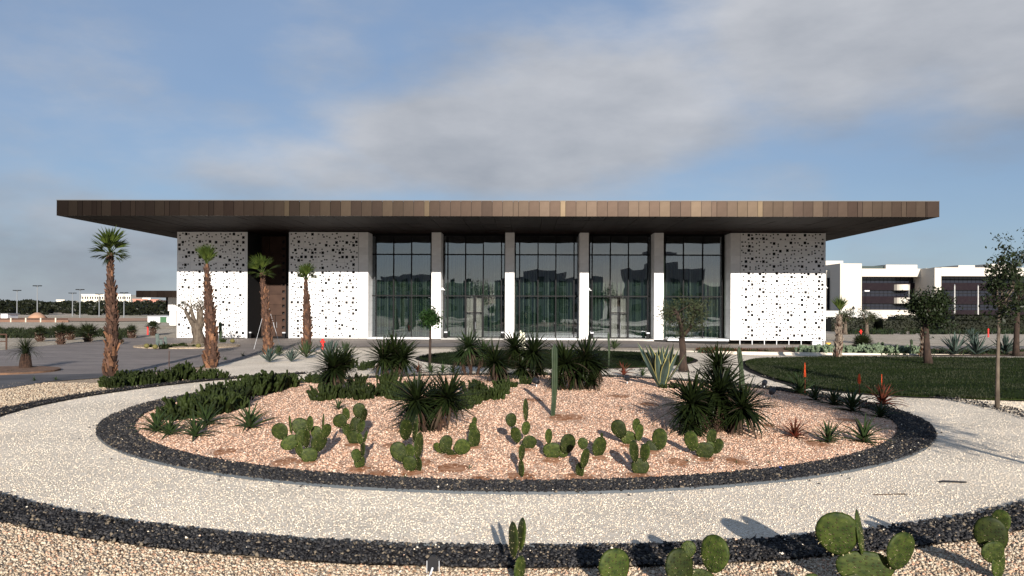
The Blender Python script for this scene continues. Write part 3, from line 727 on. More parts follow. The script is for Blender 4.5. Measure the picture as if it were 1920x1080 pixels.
for bi, ((pa, pb), mull, door) in enumerate(bays):
    us = [U(m, GD) for m in mull]; a, b = U(pa, GD), U(pb, GD)
    xs = [a]+[u for u in us if a+.12 < u < b-.12]+[b]
    mb = MB(); fw = .045
    for u in xs: mb.box(max(a, u-fw), min(b, u+fw), GD-.08, GD+.10, .12, ZT)
    for z in (.12, ZM, ZU, ZT):
        mb.box(a, b, GD-.075, GD+.09, z-.05, z+.05)
    mb.box(a, b, GD-.06, GD+.12, ZT+.05, SOF-.01)
    win = mb.build('window', M_frame, pav, label=desc[bi])
    for i in range(len(xs)-1):
        x0, x1 = xs[i]+fw, xs[i+1]-fw
        zz = [.17, ZM-.05, ZM+.05, ZU-.05, ZU+.05, ZT-.05]
        for r in range(3):
            isdoor = door and r == 0 and abs((x0+x1)/2-U((mull[1]+mull[2])/2, GD)) < .4
            if isdoor: continue
            m_ = MB(); m_.box(0, x1-x0, 0, .02, 0, zz[2*r+1]-zz[2*r])
            inst('pane', m_.mesh('pane', M_glass), win, (x0, GD, zz[2*r]), (R(.6) if r == 2 else 0, 0, 0))
    if door:
        u0, u1 = U(mull[1], GD)+fw, U(mull[2], GD)-fw; um = (u0+u1)/2
        mb = MB(); mb.box(u0, u1, GD-.09, GD+.06, 2.15, 2.24); mb.box(u0, u0+.05, GD-.09, GD+.06, .12, 3.5); mb.box(u1-.05, u1, GD-.09, GD+.06, .12, 3.5)
        mb.box(um-.045, um+.045, GD-.085, GD+.05, .12, 2.15)
        dr = mb.build('door', M_frame, pav, label='glazed double door under a transom pane')
        for (x0, x1, z0, z1) in ((u0+.06, um-.06, .2, 2.13), (um+.06, u1-.06, .2, 2.13), (u0+.06, u1-.06, 2.26, 3.48)):
            m_ = MB(); m_.box(x0, x1, GD-.02, GD, z0, z1); m_.build('pane', M_gdoor, dr)
        h_ = MB(); h_.tube([(um+.1, GD-.14, .8), (um+.1, GD-.14, 1.4)], .018, 6); h_.build('handle', M_grey_pave, dr)
    # plinth
    mb = MB()
    if door is None:
        mb.box(a-.1 if bi else a, b+.1, -.05, GD-.09, -.02, .12)
        mb.build('sill', M_trimw, pav)
    else:
        mb.box(a, b, -.3, GD-.095, -.05, .09); mb.build('step', M_kerb, pav)
# roof slab, fascia, soffit
fd = -OH; ufl, ufr = U(105, fd), U(1761, fd); FB, FT = SOF+.0, 9.72
mb = MB(); mb.box(ufl+.12, ufr-.12, fd+.12, 26, SOF+.08, FT-.05); mb.build('roof', M_black, pav)
mb = MB(); mb.box(ufl, ufr, fd-.03, fd+.15, FT, FT+.045); mb.build('roof_edge_trim', mat('aluminium_trim', (.10, .10, .10), .5), pav)
pxs = [105, 127]; k = 0
prs2 = random.Random(11); edge = 127
while edge < 1738:
    c = (edge-960)/800
    wpx = prs2.choice([19.6, 19.6, 19.6, 19.6, 19.6, 19.6, 10]) * (1-.14*max(0, abs(c)-.35))
    edge += wpx; pxs.append(edge)
pxs[-1] = 1738; pxs.append(1761)
prev = 0
for a, b in zip(pxs[:-1], pxs[1:]):
    u0, u1 = U(a, fd), U(b, fd); narrow = (b-a) < 13
    mid_sheen = 1-abs((a+b)/2-1000)/900  # lighter bronzes picked toward the middle: the sun's sheen put into panel colour
    k = 5 if narrow and prs2.random() < .7 and mid_sheen > .35 else prs2.choice([0, 1, 1, 2, 2, 3] if mid_sheen < .4 else [1, 2, 2, 3, 3, 4])
    m_ = MB(); m_.box(0, u1-u0-.022, 0, .06, 0, FT-FB)
    inst('fascia_panel', m_.mesh('fascia_panel', FAS[k]), pav, (u0+.011, fd+prs2.uniform(-.006, .006), FB), (prs2.uniform(-.012, .012), 0, prs2.uniform(-.012, .012)))
# side fascia
for u in (ufl, ufr-.06):
    for j in range(26):
        m_ = MB(); m_.box(0, .06, 0, 1.38, 0, FT-FB)
        inst('fascia_panel', m_.mesh('fascia_panel', FAS[j % 4]), pav, (u, fd+.08+j*1.4, FB))
nu = 54; su = (ufr-ufl-.16)/nu
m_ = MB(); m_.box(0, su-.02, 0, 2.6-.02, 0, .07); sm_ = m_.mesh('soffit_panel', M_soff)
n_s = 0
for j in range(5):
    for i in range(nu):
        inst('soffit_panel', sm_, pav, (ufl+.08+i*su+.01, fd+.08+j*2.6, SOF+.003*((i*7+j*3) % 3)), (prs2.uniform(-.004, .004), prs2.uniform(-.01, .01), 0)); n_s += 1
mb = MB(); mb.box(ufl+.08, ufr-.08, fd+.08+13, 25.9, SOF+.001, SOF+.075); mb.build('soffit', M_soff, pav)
mb = MB()
for i in range(10): mb.lathe([(.1, -.01), (.1, .02)], 10, (ufl+6+i*5.6, -6, SOF-.005))
mb.build('downlight', M_frame, pav, kind='stuff')
# interior
mb = MB(); mb.box(U(543), U(1546), GD+.13, 20, -.1, .1); mb.build('interior_floor', mat('interior_floor', (.22, .19, .17), .4), pav)
mb = MB(); mb.box(U(543), U(1546), 12, 12.2, .1, WT); mb.build('interior_wall', mat('interior_wall', (.20, .18, .17), .8), pav)
mb = MB(); mb.box(U(332)+.1, U(1546)-.1, 19.8, 20, 0, WT); mb.build('back_wall', M_trimw, pav)
# slab under the buiding, stilts at the right end
mb = MB(); mb.box(U(332), U(1368), .4, 19.7, -.4, .0); mb.box(U(1368), U(1546), 1.2, 19.7, -.4, .03); mb.build('foundation', M_black, pav)
for px in (1388, 1411, 1434, 1457, 1480, 1503, 1526, 1546):
    m_ = MB(); m_.box(-.03, .03, 0, .08, -.36, .05); inst('stilt', m_.mesh('stilt', M_grey_pave), pav, (U(px), .06, 0))
mb = MB(); mb.box(U(1524), U(1543), .1, .5, -.36, -.02); mb.build('utility_box', M_grey_pave, pav)
# curtains
def curtain_mat():
    m = mat('curtain_cloth', (.30, .36, .30), .9); t = m.node_tree; b = t.nodes['Principled BSDF']
    c = t.nodes.new('ShaderNodeTexCoord'); mp = t.nodes.new('ShaderNodeMapping'); mp.inputs['Scale'].default_value = (2.4, 0, 0); t.links.new(c.outputs['Object'], mp.inputs[0])
    n = t.nodes.new('ShaderNodeTexNoise'); n.inputs['Scale'].default_value = 2.6; n.inputs['Detail'].default_value = 4; t.links.new(mp.outputs[0], n.inputs['Vector'])
    r = t.nodes.new('ShaderNodeValToRGB'); e = r.color_ramp; e.elements[0].position = .38; e.elements[0].color = (.05, .08, .13, 1); e.elements[1].position = .62; e.elements[1].color = (.90, .86, .74, 1)
    x = e.elements.new(.46); x.color = (.11, .17, .15, 1); x = e.elements.new(.56); x.color = (.36, .42, .30, 1)
    t.links.new(n.outputs['Fac'], r.inputs[0]); t.links.new(r.outputs[0], b.inputs['Base Color'])
    return m
M_cur = curtain_mat(); M_curw = mat('pale_curtain_cloth', (.78, .74, .66), .9, (.6, .57, .5), 3, stretch=(2, 1, 0))
cl = ['behind the leftmost glass bay', 'behind the glass bay with the left door', 'behind the middle glass bay', 'behind the glass bay with the right door', 'behind the glass bay next to the olive tree']
def cloth(u0, u1, z0, z1, d, seed, amp=.09, per=.30):
    rs = random.Random(seed); mb = MB(); n = int((u1-u0)/.035); prev = None; ph = rs.uniform(0, 6)
    for i in range(n+1):
        u = u0+(u1-u0)*i/n
        ph += .035/per*2*math.pi*rs.uniform(.6, 1.4)
        y = d+amp*math.sin(ph)+.03*math.sin(u*3)
        top = z1-.08*(1-abs(math.sin(u*2.15)))
        mb.v += [(u, y, z0), (u+.01, y*.6+d*.4+.02, top)]
        if i: k = 2*i; mb.f.append((k-2, k, k+1, k-1)); mb.mi.append(0)
    return mb
rot = Matrix.Rotation(-BA, 3, 'Z')
for bi, ((pa, pb), mull, door) in enumerate(bays):
    a, b = U(pa, GD), U(pb, GD); o = thing('curtain', 'tall green grey striped curtain '+cl[bi], 'curtain', (0, YB, .12), -BA)
    if door:
        m1, m2 = U(mull[1], GD), U(mull[2], GD)
        cloth(a-.1, m1, .02, 6.85, GD+.55, bi*3+1).build('curtain_panel', M_cur, o, smooth=True)
        cloth(m2, b+.1, .02, 6.85, GD+.55, bi*3+2).build('curtain_panel', M_cur, o, smooth=True)
        cloth(m1, m2, 3.5, 6.85, GD+.55, bi*3+3).build('curtain_panel', M_cur, o, smooth=True)
        cloth(m1+.02, (m1+m2)/2-.12, .02, 3.4, GD+.4, bi+31, .05, .24).build('curtain_panel', M_curw, o, smooth=True, label='pale curtain behind the door')
        cloth((m1+m2)/2+.14, m2-.02, .02, 3.4, GD+.4, bi+41, .05, .24).build('curtain_panel', M_curw, o, smooth=True, label='pale curtain behind the door')
    else:
        cloth(a-.1, (a+b)/2, .02, 6.85, GD+.55, bi*3+1).build('curtain_panel', M_cur, o, smooth=True)
        cloth((a+b)/2, b+.1, .02, 6.85, GD+.55, bi*3+2).build('curtain_panel', M_cur, o, smooth=True)
# upright bollard lights and wall cameras on the facade
def bw(u, d, z): v = rot @ Vector((u, d, 0)); return Vector((v.x, v.y+YB, z))
for px, lab in ((469, 'short metal lamp box at the left foot of the bronze recess'), (533, 'short metal lamp box at the right foot of the bronze recess'), (836, 'short dark lamp box left of the left glass door'),
                (943, 'short dark lamp box right of the left glass door'), (1110, 'short dark lamp box left of the right glass door'), (1215, 'short dark lamp box right of the right glass door')):
    o = thing('lamp_box', lab, 'lamp', bw(U(px, .6), .6, 0.1 if px > 600 else .0)); mb = MB(); mb.box(-.11, .11, -.1, .1, 0, .42); mb.build('housing', M_frame, o)
    mb = MB(); mb.box(-.13, .13, -.12, .12, .42, .52); mb.build('cap', M_grey_pave, o)
for px, py, lab in ((831.5, 546, 'small white camera on the first narrow pier'), (1106, 546, 'small white camera on the third narrow pier'), (1549, 540, 'security camera on the right end corner of the facade')):
    dd = .3 if px < 1500 else -.02
    p = bw(U(px, dd), dd, 2.8+(HZ-py+2)/F*YB)
    o = thing('security_camera', lab, 'camera', p); s = -1
    mb = MB(); mb.tube([(-.05, 0, .12), (-.28, -.22, .0)], [.09, .07], 8); mb.build('camera_body', M_trimw, o)
    mb = MB(); mb.tube([(.12, 0, 0), (-.1, -.05, .05)], .03, 6); mb.build('bracket', M_trimw, o)

# ------------------------------------------------------------------ plant builders
LEAF = {}
def leaf_mesh(key, m, ln=1, wd=.1, droop=.5, seg=5, fold=.3, thick=.12, prof=None, margin=None):
    if key in LEAF: return LEAF[key]
    mb = MB(); mb.blade((0, 0, 0), 0, 0, ln, wd, droop, seg, fold, prof, thick, margin=margin)
    LEAF[key] = mb.mesh('leaf', m, True); return LEAF[key]
ALP = lambda t: (1-t)**.75*(.75+.25*min(1, t*5))
AGP = lambda t: (.62+.9*t if t < .4 else .98*(1-((t-.4)/.6)**2.1))
def rosette(name, label, cat, loc, rad, n, kind, group=None, elmin=8, elmax=82, wd=.10, seed=0, m=None):
    rs = random.Random(seed or int(loc[0]*100+loc[1]*37)); o = thing(name, label, cat, loc, group=group)
    ms = []
    for d_ in ((.35, .75, 1.1) if kind == 'aloe' else (-.25, .05, .35)):
        ms.append(leaf_mesh((kind, m.name, wd, d_), m, 1, wd, d_, 5, .35, .14, ALP if kind == 'aloe' else AGP))
    for i in range(n):
        t = (i+.5)/n; el = R(elmin+(elmax-elmin)*t**.9)+rs.uniform(-.1, .1); az = i*2.39996+rs.uniform(-.2, .2)
        l = rad*(rs.uniform(.82, 1.1))*(1-.25*t)
        inst('leaf', rs.choice(ms), o, (.02*rad*math.cos(az), .02*rad*math.sin(az), .05*rad+.12*rad*t), (rs.uniform(-.2, .2), -el, az), (l, l, l))
    return o
M_skirt = mat('dry_skirt_leaf', (.045, .03, .017), .9, (.028, .018, .011), 6)
HEADS = {}
def head_mesh(key, m, n=130, wd=.05, droop=.35, elmin=-55, dens=1):
    if key in HEADS: return HEADS[key]
    rs = random.Random(str(key)); mb = MB()
    for i in range(n):
        t = (i+.5)/n; z = math.sin(R(elmin))+(1-math.sin(R(elmin)))*t; el = math.asin(min(.999, z)); az = i*2.39996+rs.uniform(-.15, .15)
        mb.cur = 1 if t < .09 or rs.random() < .02 else 0
        mb.blade((0, 0, 0), az+(rs.uniform(-.4, .4) if t < .2 else 0), el, rs.uniform(.62, 1.15), wd*rs.uniform(.7, 1.25), rs.uniform(0, droop)+(rs.uniform(.3, .9) if rs.random() < .18 or t < .12 else 0), 4, .3, lambda t: (.6+t if t < .4 else 1-((t-.4)/.6)**1.6))
    HEADS[key] = mb.mesh('leaf_head', [m, M_skirt]); return HEADS[key]
def yucca(label, loc, heads, m=M_yucca, name='yucca', cat='yucca', trunks=True, group=None, key='y', n=190, wd=.072, tr=.05):
    """heads: (dx, dy, height of centre, radius)"""
    o = thing(name, label, cat, loc, group=group); rs = random.Random(int(loc[0]*91+loc[1]*13))
    for (dx, dy, hz, r) in heads:
        inst('leaf_head', head_mesh((key, rs.randint(0, 2)), m, n, wd), o, (dx, dy, hz), (rs.uniform(-.25, .25), rs.uniform(-.25, .25), rs.uniform(0, 6)), (r*1.25, r*1.25, r*1.15), kind='stuff')
        if trunks and hz > .3:
            mb = MB(); mb.tube([(dx*.45, dy*.45, -.05), (dx*.7+rs.uniform(-.05, .05), dy*.7, hz*.5), (dx, dy, hz)], [tr*1.2, tr, tr*.9], 8, wob=.12); mb.build('trunk', M_trunk, o)
            mb = MB()
            for i in range(60):
                a = rs.uniform(0, 6.28); z = rs.uniform(.3, .95)*hz; q = z/hz
                mb.blade((dx*(.45+.55*q)+tr*math.cos(a), dy*(.45+.55*q)+tr*math.sin(a), z), a, R(rs.uniform(-75, -30)), rs.uniform(.15, .32), .03, .4, 2, .2)
            mb.build('dry_leaves', M_dead, o, kind='stuff')
    return o
def pad_mesh(i, lo=False):
    """egg shaped cactus pad, base at origin, one metre tall, 0.8 wide, thickness in y"""
    rs = random.Random(50+i); mb = MB(); nr_, na_ = (10, 20) if not lo else (4, 8); w_ = .38*rs.uniform(.92, 1.08)
    vs = []; fs = []
    for s in (-1, 1):
        for j in range(nr_+1):
            q = j/nr_
            for k in range(na_):
                a = 2*math.pi*k/na_; zz = math.cos(a)
                ww = w_*(1+.12*zz)
                x = math.sin(a)*ww*q; z = .5+.5*zz*q
                t = .075*math.sqrt(max(0, 1-q**2.6))*(1+.35*(.5-z)) + .012*noise.noise(Vector((x*5, z*5, i+s*3)))*(1-q)
                vs.append((x+.02*noise.noise(Vector((z*3, i, 0))), s*t, z))
        o = (0 if s < 0 else (nr_+1)*na_)
        for j in range(nr_):
            for k in range(na_):
                a = o+j*na_+k; b = o+j*na_+(k+1) % na_
                fs.append((a, b, b+na_, a+na_) if s > 0 else (a, a+na_, b+na_, b))
    mb.add(vs, fs); me = mb.mesh('pad', M_pear, True)
    bm = bmesh.new(); bm.from_mesh(me); bmesh.ops.remove_doubles(bm, verts=bm.verts, dist=.0008); bmesh.ops.recalc_face_normals(bm, faces=bm.faces); bm.to_mesh(me); bm.free()
    me.polygons.foreach_set('use_smooth', [True]*len(me.polygons)); return me
PADS = [pad_mesh(i) for i in range(5)]
def spine_mesh():
    rs = random.Random(5); mb = MB()
    for i in range(70):
        a = rs.uniform(0, 6.28); q = math.sqrt(rs.random()); e = rs.random() < .45
        if e: q = .99
        x = math.sin(a)*.39*q; z = .5+.49*math.cos(a)*q; s = rs.choice((-1, 1)); y = s*.072*math.sqrt(1-q**2.6) if q < .99 else 0
        for k in range(3):
            d = Vector((rs.uniform(-.5, .5)+(math.sin(a) if e else 0), s*rs.uniform(.4, 1), rs.uniform(-.3, .6)+(math.cos(a) if e else 0))).normalized()*rs.uniform(.03, .065)
            p = Vector((x, y, z)); r = .0028
            mb.add([p+Vector((r, 0, 0)), p-Vector((r, 0, 0)), p+Vector((0, 0, r)), p+d], [(0, 1, 3), (1, 2, 3), (2, 0, 3)])
    return mb.mesh('spines', mat('cactus_spine', (.6, .5, .3), .6))
SPINE = spine_mesh()
def prickly(label, base, pads, near=False, cat='prickly pear', order=0):
    """pads given as photo (x, y, half width, half height[, lean degrees]) around the foot pixel"""
    g = G(*base); o = thing('prickly_pear', label, cat, g); rs = random.Random(int(base[0]*3+base[1]))
    s = g.y/F
    for i, p in enumerate(pads):
        px, py, hw, hh = p[:4]; lean = p[4] if len(p) > 4 else rs.uniform(-8, 8)+ (px-base[0])*.25
        lean = max(-50, min(50, lean))
        h = 2*hh*s*1.03; full = .8*hh
        yaw = math.acos(min(1, max(.12, hw/full))) if hw < full else rs.uniform(-.3, .3)
        if hw < full: yaw *= rs.choice((-1, 1))
        wsc = max(1, hw/full)
        cx_, cz_ = (px-base[0])*s, (base[1]-py)*s
        low = cz_-hh*s < .12
        dy = rs.uniform(-.06, .06)+(0 if low else (i % 3-1)*.05)
        lr = R(lean); up = Vector((math.sin(lr), 0, math.cos(lr)))
        b = Vector((cx_, dy, cz_))-up*h/2
        me = rs.choice(PADS); th = rs.uniform(.9, 1.15)*(.20/max(.16, h))**.4
        ro = (Matrix.Rotation(lr, 3, 'Y') @ Matrix.Rotation(yaw, 3, 'Z') @ Matrix.Rotation(rs.uniform(-.12, .12), 3, 'X')).to_euler()
        q = inst('pad', me, o, b, ro, (h*wsc, h*th, h))
        if True: inst('spines', SPINE, q, kind='stuff')
    return o
def finger_clump(seed, n=34, m=M_pads, fat=1.0):
    rs = random.Random(seed); mb = MB()
    def finger(p, d, l, r):
        d = d.normalized(); pts = [p, p+d*l*.25, p+d*l*.6, p+d*l*.88, p+d*l]
        ax = d.cross(Vector((rs.uniform(-1, 1), rs.uniform(-1, 1), .2))).normalized(); o0 = len(mb.v)
        bx = d.cross(ax)
        for q, rr in zip(pts, (.45, .85, 1.05, .8, .15)):
            for k in range(6):
                a = k*math.pi/3; mb.v.append(tuple(q+(ax*math.cos(a)*1.25+bx*math.sin(a)*.55)*r*rr))
        for i in range(4):
            for k in range(6):
                a = o0+i*6+k; b = o0+i*6+(k+1) % 6; mb.f.append((a, b, b+6, a+6)); mb.mi.append(0)
    for i in range(n):
        a = rs.uniform(0, 6.28); rr = rs.uniform(0, .42)
        p = Vector((rr*math.cos(a), rr*math.sin(a), 0)); d = Vector((math.cos(a)*rr*1.1+rs.uniform(-.2, .2), math.sin(a)*rr*1.1+rs.uniform(-.2, .2), 1))
        l = rs.uniform(.2, .56); finger(p, d, l, .07*fat)
        for j in range(rs.randint(1, 3)):
            d2 = d.normalized()+Vector((rs.uniform(-.6, .6), rs.uniform(-.6, .6), rs.uniform(0, .4))); p2 = p+d.normalized()*l*rs.uniform(.7, .95)
            l2 = rs.uniform(.18, .36); finger(p2, d2, l2, .06*fat)
            if rs.random() < .5: finger(p2+d2.normalized()*l2*.85, d2+Vector((rs.uniform(-.5, .5), rs.uniform(-.5, .5), .3)), rs.uniform(.1, .2), .045*fat)
    return mb.mesh('cactus_shrub', m, True)
CL = [finger_clump(i) for i in range(6)]
CLP = [finger_clump(20+i, 22, M_palepad, 1.6) for i in range(3)]
def clumps(spots, label, group, me=CL, hpx=40, wpx=1.0, cat='cactus'):
    lo_, hi_ = min(q[0] for q in spots), max(q[0] for q in spots)
    for s in spots:
        x, y = s[:2]; hp = s[2] if len(s) > 2 else hpx
        g = G(x, y); sc = .8*hp*g.y/F/.85*rnd.uniform(.72, 1.12); k = rnd.uniform(.8, 1.15)
        o = inst('cactus_shrub', rnd.choice(me), None, g-Vector((0, 0, .03)), (0, 0, rnd.uniform(0, 6.28)), (sc*k*wpx, sc*k*wpx, sc)); tag(o, ('leftmost ' if s[0] == lo_ else 'rightmost ' if s[0] == hi_ else '')+label, cat, group)
def column(label, base, top, rpx, m=M_col, lean=0, ribs=7, group=None):
    g = G(*base); s = g.y/F; h = (base[1]-top)*s; r = rpx*s; o = thing('column_cactus', label, 'cactus', g, group=group)
    mb = MB(); n = ribs*4; prof = []; rings = 14
    for i in range(rings+1):
        t = i/rings; rr = r*(.75+.35*math.sin(min(1, t*1.6)*1.6))*(1 if t < .93 else max(.15, 1-((t-.93)/.07)**2*.9))
        rr *= 1+.06*math.sin(t*17)
        for k in range(n):
            a = 2*math.pi*k/n; q = rr*(1+.30*abs(math.cos(ribs*a/2))-.12); mb.v.append((q*math.cos(a)+lean*s*t+.02*math.sin(t*4), q*math.sin(a), h*t))
    for i in range(rings):
        for k in range(n): a = i*n+k; b = i*n+(k+1) % n; mb.f.append((a, b, b+n, a+n)); mb.mi.append(0)
    mb.f.append(tuple(rings*n+k for k in range(n))); mb.mi.append(0)
    mb.build('stem', m, o, smooth=False); return o

# palms ------------------------------------------------------------
def frond_mesh(seed, m, nseg=22, spread=125, droop=.5, pet=.30, wd=.045):
    rs = random.Random(seed); mb = MB()
    mb.tube([(0, 0, 0), (pet*.5, 0, 0), (pet, 0, 0)], [.022, .016, .012], 5)
    for i in range(nseg):
        a = R(-spread/2+spread*i/(nseg-1)); l = (1-pet)*(1-.35*abs(a)/R(90))*rs.uniform(.9, 1.08)
        mb.blade((pet, 0, 0), a, rs.uniform(-.1, .15), l, wd, rs.uniform(.1, droop), 4, .4, lambda t: (.4+1.2*t if t < .5 else 1-((t-.5)/.5)**1.4))
    return mb.mesh('frond', m)
FR = [frond_mesh(i, M_palm, 15, 84, .8, .34, .05) for i in range(4)]
FRD = [frond_mesh(i+9, M_palmd, 18, 130) for i in range(3)]
bmb = MB(); bmb.add([(-.07, 0, 0), (.07, 0, 0), (.05, .05, .10), (-.05, .05, .10), (-.035, .12, .27), (.035, .12, .27), (0, -.0, .12), (.03, .085, .275), (-.03, .085, .275)],
                    [(0, 1, 2, 3), (3, 2, 5, 4), (0, 3, 6), (1, 6, 2), (3, 4, 8, 6), (2, 6, 7, 5), (6, 8, 7), (4, 5, 7, 8)])
BOOT = [bmb.mesh('leaf_base', x) for x in (M_boot, M_boota, M_bootg)]
def palm(label, base, ytrunk, ycrown, rb, rt, xtop, nf, spread, boots=True, grey=False, elr=(30, 88), rows=None, group=None, dead=0, fr=None):
    g = G(*base); s = g.y/F; h = (base[1]-ytrunk)*s; o = thing('palm_tree', label, 'palm tree', g-Vector((0, 0, .03)), group=group)
    rs = random.Random(int(base[0])); dx = (xtop-base[0])*s
    def cen(t): return Vector((dx*t+.05*math.sin(t*5), .04*math.sin(t*4), h*t))
    def rad(t): return (rb*1.15 if t < .08 else rb)*(1-t)**.8+rt*t**.9 if t < 1 else rt
    def rad(t): return rt+(rb-rt)*(1-t**1.7)+(.16*rb*(1-t/.15) if t < .15 else 0)
    pts = [cen(i/12) for i in range(13)]
    mb = MB(); mb.tube(pts, [rad(i/12)*.86 for i in range(13)], 12, wob=.05); mb.build('trunk', M_trunk, o)
    nb = rows or int(h/.1)*7
    if nb > 290: nb = 290
    jm = MB()
    for i in range(nb):
        t = (i+.5)/nb; a = i*2.39996+rs.uniform(-.25, .25); r = rad(t); sc = (.55+.9*r/.35)*rs.uniform(.75, 1.25)*(.8 if t > .75 else 1)*.95
        c = cen(t); me = BOOT[2 if (grey and rs.random() < .7) else (1 if rs.random() < (.35 if t < .35 else .12) else 0)]
        c = c+Vector((math.cos(a)*r*.84, math.sin(a)*r*.84, -.03))
        inst('leaf_base', me, o, c, (rs.uniform(-.1, .3), rs.uniform(-.35, .35), a-math.pi/2), (sc*1.1, sc*.9, sc*rs.uniform(.7, 1.1)))
    R_ = (ytrunk-ycrown)*s*1.0
    for i in range(nf):
        t = (i+.5)/nf; a = i*2.39996; el = R(elr[0]+(elr[1]-elr[0])*t)+rs.uniform(-.15, .15); l = R_*rs.uniform(.75, 1.15)*spread*(.8+.35*t)
        inst('frond', rs.choice(fr or FR), o, cen(1)+Vector((0, 0, -.02)), (rs.uniform(-.5, .5), -el, a), (l, l*1.0, l))
    for i in range(dead):
        a = rs.uniform(0, 6.28); inst('dead_frond', FRD[0], o, cen(1)-Vector((0, 0, .05)), (0, R(55), a), (R_*.5,)*3)
    # crown shaft fibres
    return o
def pygmy(label, base, hpx, rpx, trunkpx, group=None, n=22, trr=.16, m=None, elmin=-10):
    """short feather palm / fan palm with a stubby trunk"""
    g = G(*base); s = g.y/F; o = thing('palm_tree', label, 'palm tree', g, group=group); rs = random.Random(int(base[0]*7))
    th = trunkpx*s; mb = MB(); mb.tube([(0, 0, -.05), (0, 0, th*.6), (0, 0, th)], [trr*1.15, trr, trr*.8], 9, wob=.15); mb.build('trunk', M_trunk, o)
    nb = 34
    for i in range(nb):
        a = i*2.4; t = i/nb; inst('leaf_base', BOOT[0 if i % 3 else 2], o, (math.cos(a)*trr*.8, math.sin(a)*trr*.8, th*t-.05), (-.4, 0, a-math.pi/2), (trr*4,)*3)
    r = rpx*s
    for i in range(n):
        t = (i+.5)/n; a = i*2.39996; el = R(elmin+(85-elmin)*t)
        inst('frond', rs.choice(m or FRD), o, (0, 0, th), (rs.uniform(-.4, .4), -el, a), (r*rs.uniform(.85, 1.1),)*3)
    return o

# trees --------------------------------------------------------------
def tree(name, label, cat, loc, h, r0, crown_c, crown_r, leafm, barkm, nleaf=2500, leaf=.09, seed=1, forks=3, lean=(0, 0), split=.45, gap=.35, levels=4, parts=True, twist=.12, narrow=.45, group=None):
    """trunk, limbs grown toward points inside the crown ellipsoid, then leaves round the twig ends"""
    rs = random.Random(seed); o = thing(name, label, cat, loc, group=group); mb = MB(); tips = []
    cc = Vector(crown_c); cr = Vector(crown_r)
    top = Vector((lean[0], lean[1], h*split))
    pts = [Vector((0, 0, -.06))]+[Vector((lean[0]*t+rs.uniform(-1, 1)*twist*r0*2, lean[1]*t+rs.uniform(-1, 1)*twist*r0*2, h*split*t)) for t in (.3, .65)]+[top]
    mb.tube(pts, [r0*1.35, r0, r0*.85, r0*.75], 10, wob=.1)
    targets = []
    while len(targets) < forks*7:
        v = Vector((rs.uniform(-1, 1), rs.uniform(-1, 1), rs.uniform(-1, 1)))
        if .35 < v.length < 1: targets.append(cc+Vector((v.x*cr.x, v.y*cr.y, v.z*cr.z)))
    hubs = []
    for k in range(forks):
        a = 2*math.pi*k/forks+rs.uniform(-.4, .4); v = cc+Vector((math.cos(a)*cr.x*.5, math.sin(a)*cr.y*.5, rs.uniform(-.5, .15)*cr.z))
        m_ = top.lerp(v, .5)+Vector((rs.uniform(-1, 1), rs.uniform(-1, 1), rs.uniform(-1, 1)))*r0*1.2
        mb.tube([top, m_, v], [r0*.6, r0*.42, r0*.3], 7, wob=.1); hubs += [(m_, r0*.3), (v, r0*.28)]
    for t in targets:
        hb, hr = min(hubs, key=lambda q: (q[0]-t).length+rs.uniform(0, .3)*cr.x)
        m_ = hb.lerp(t, .5)+Vector((rs.uniform(-1, 1), rs.uniform(-1, 1), rs.uniform(-.2, 1)))*.12*cr.x
        mb.tube([hb, m_, t], [hr*.75, hr*.4, hr*.15], 5); tips.append(t); tips.append(m_.lerp(t, .5))
        for j in range(2):
            e = t+Vector((rs.gauss(0, 1)*cr.x, rs.gauss(0, 1)*cr.y, rs.gauss(.3, 1)*cr.z))*.2
            mb.tube([m_.lerp(t, .6), e], [hr*.22, hr*.06], 4); tips.append(e)
    mb.build('trunk', barkm, o, smooth=True)
    lm = MB(); cl = [(t, rs.uniform(.6, 1.35)) for t in tips]
    for i in range(nleaf):
        t, q = rs.choice(cl); s_ = crown_r[0]*gap*q*.6
        p = t+Vector((rs.gauss(0, s_), rs.gauss(0, s_), rs.gauss(0, s_*.8)))
        a = rs.uniform(0, 6.28); b = rs.uniform(-1.2, 1.2); l = leaf*rs.uniform(.6, 1.3)
        d = Vector((math.cos(a)*math.cos(b), math.sin(a)*math.cos(b), math.sin(b)))*l; n_ = d.cross(Vector((rs.uniform(-1, 1), rs.uniform(-1, 1), rs.uniform(-1, 1))))
        if n_.length < 1e-6: continue
        n_ = n_.normalized()*l*narrow*.5
        lm.quad(p, p+d*.5+n_, p+d, p+d*.5-n_)
    if nleaf: lm.build('crown', leafm, o, kind=None)
    return o

# ------------------------------------------------------------------ bed planting
prickly('large prickly pear of many crowded pads, leftmost in the round bed', (575, 868),
        [(581, 853, 16, 15, 0), (560, 842, 10, 16, -20), (597, 829, 13, 19, 15), (567, 819, 12, 17, 0), (545, 829, 17, 13, -35), (575, 822, 4, 17, 0), (527, 808, 16, 16, -25), (545, 797, 5, 18, 0),
         (560, 800, 15, 15, 5), (582, 793, 8, 14, 0), (591, 811, 11, 12, 5), (603, 794, 4, 18, 0), (613, 808, 7, 14, 15)])
prickly('upright prickly pear with a tall pad tower behind the small two stemmed one', (663, 835),
        [(662, 821, 14, 14, 0), (651, 808, 8, 14, -20), (666, 796, 12, 14, 5), (678, 798, 8, 13, 20), (637, 790, 15, 13, -35), (648, 777, 8, 12, -5), (673, 769, 11, 14, 5), (681, 779, 5, 14, 5)])
prickly('slim prickly pear of narrow upright pads, second from the left in the front row', (673, 881),
        [(674, 867, 9, 14, 0), (669, 853, 8, 12, -15), (679, 843, 6, 15, 5), (676, 821, 7, 11, -5), (683, 819, 4, 12, 10)])
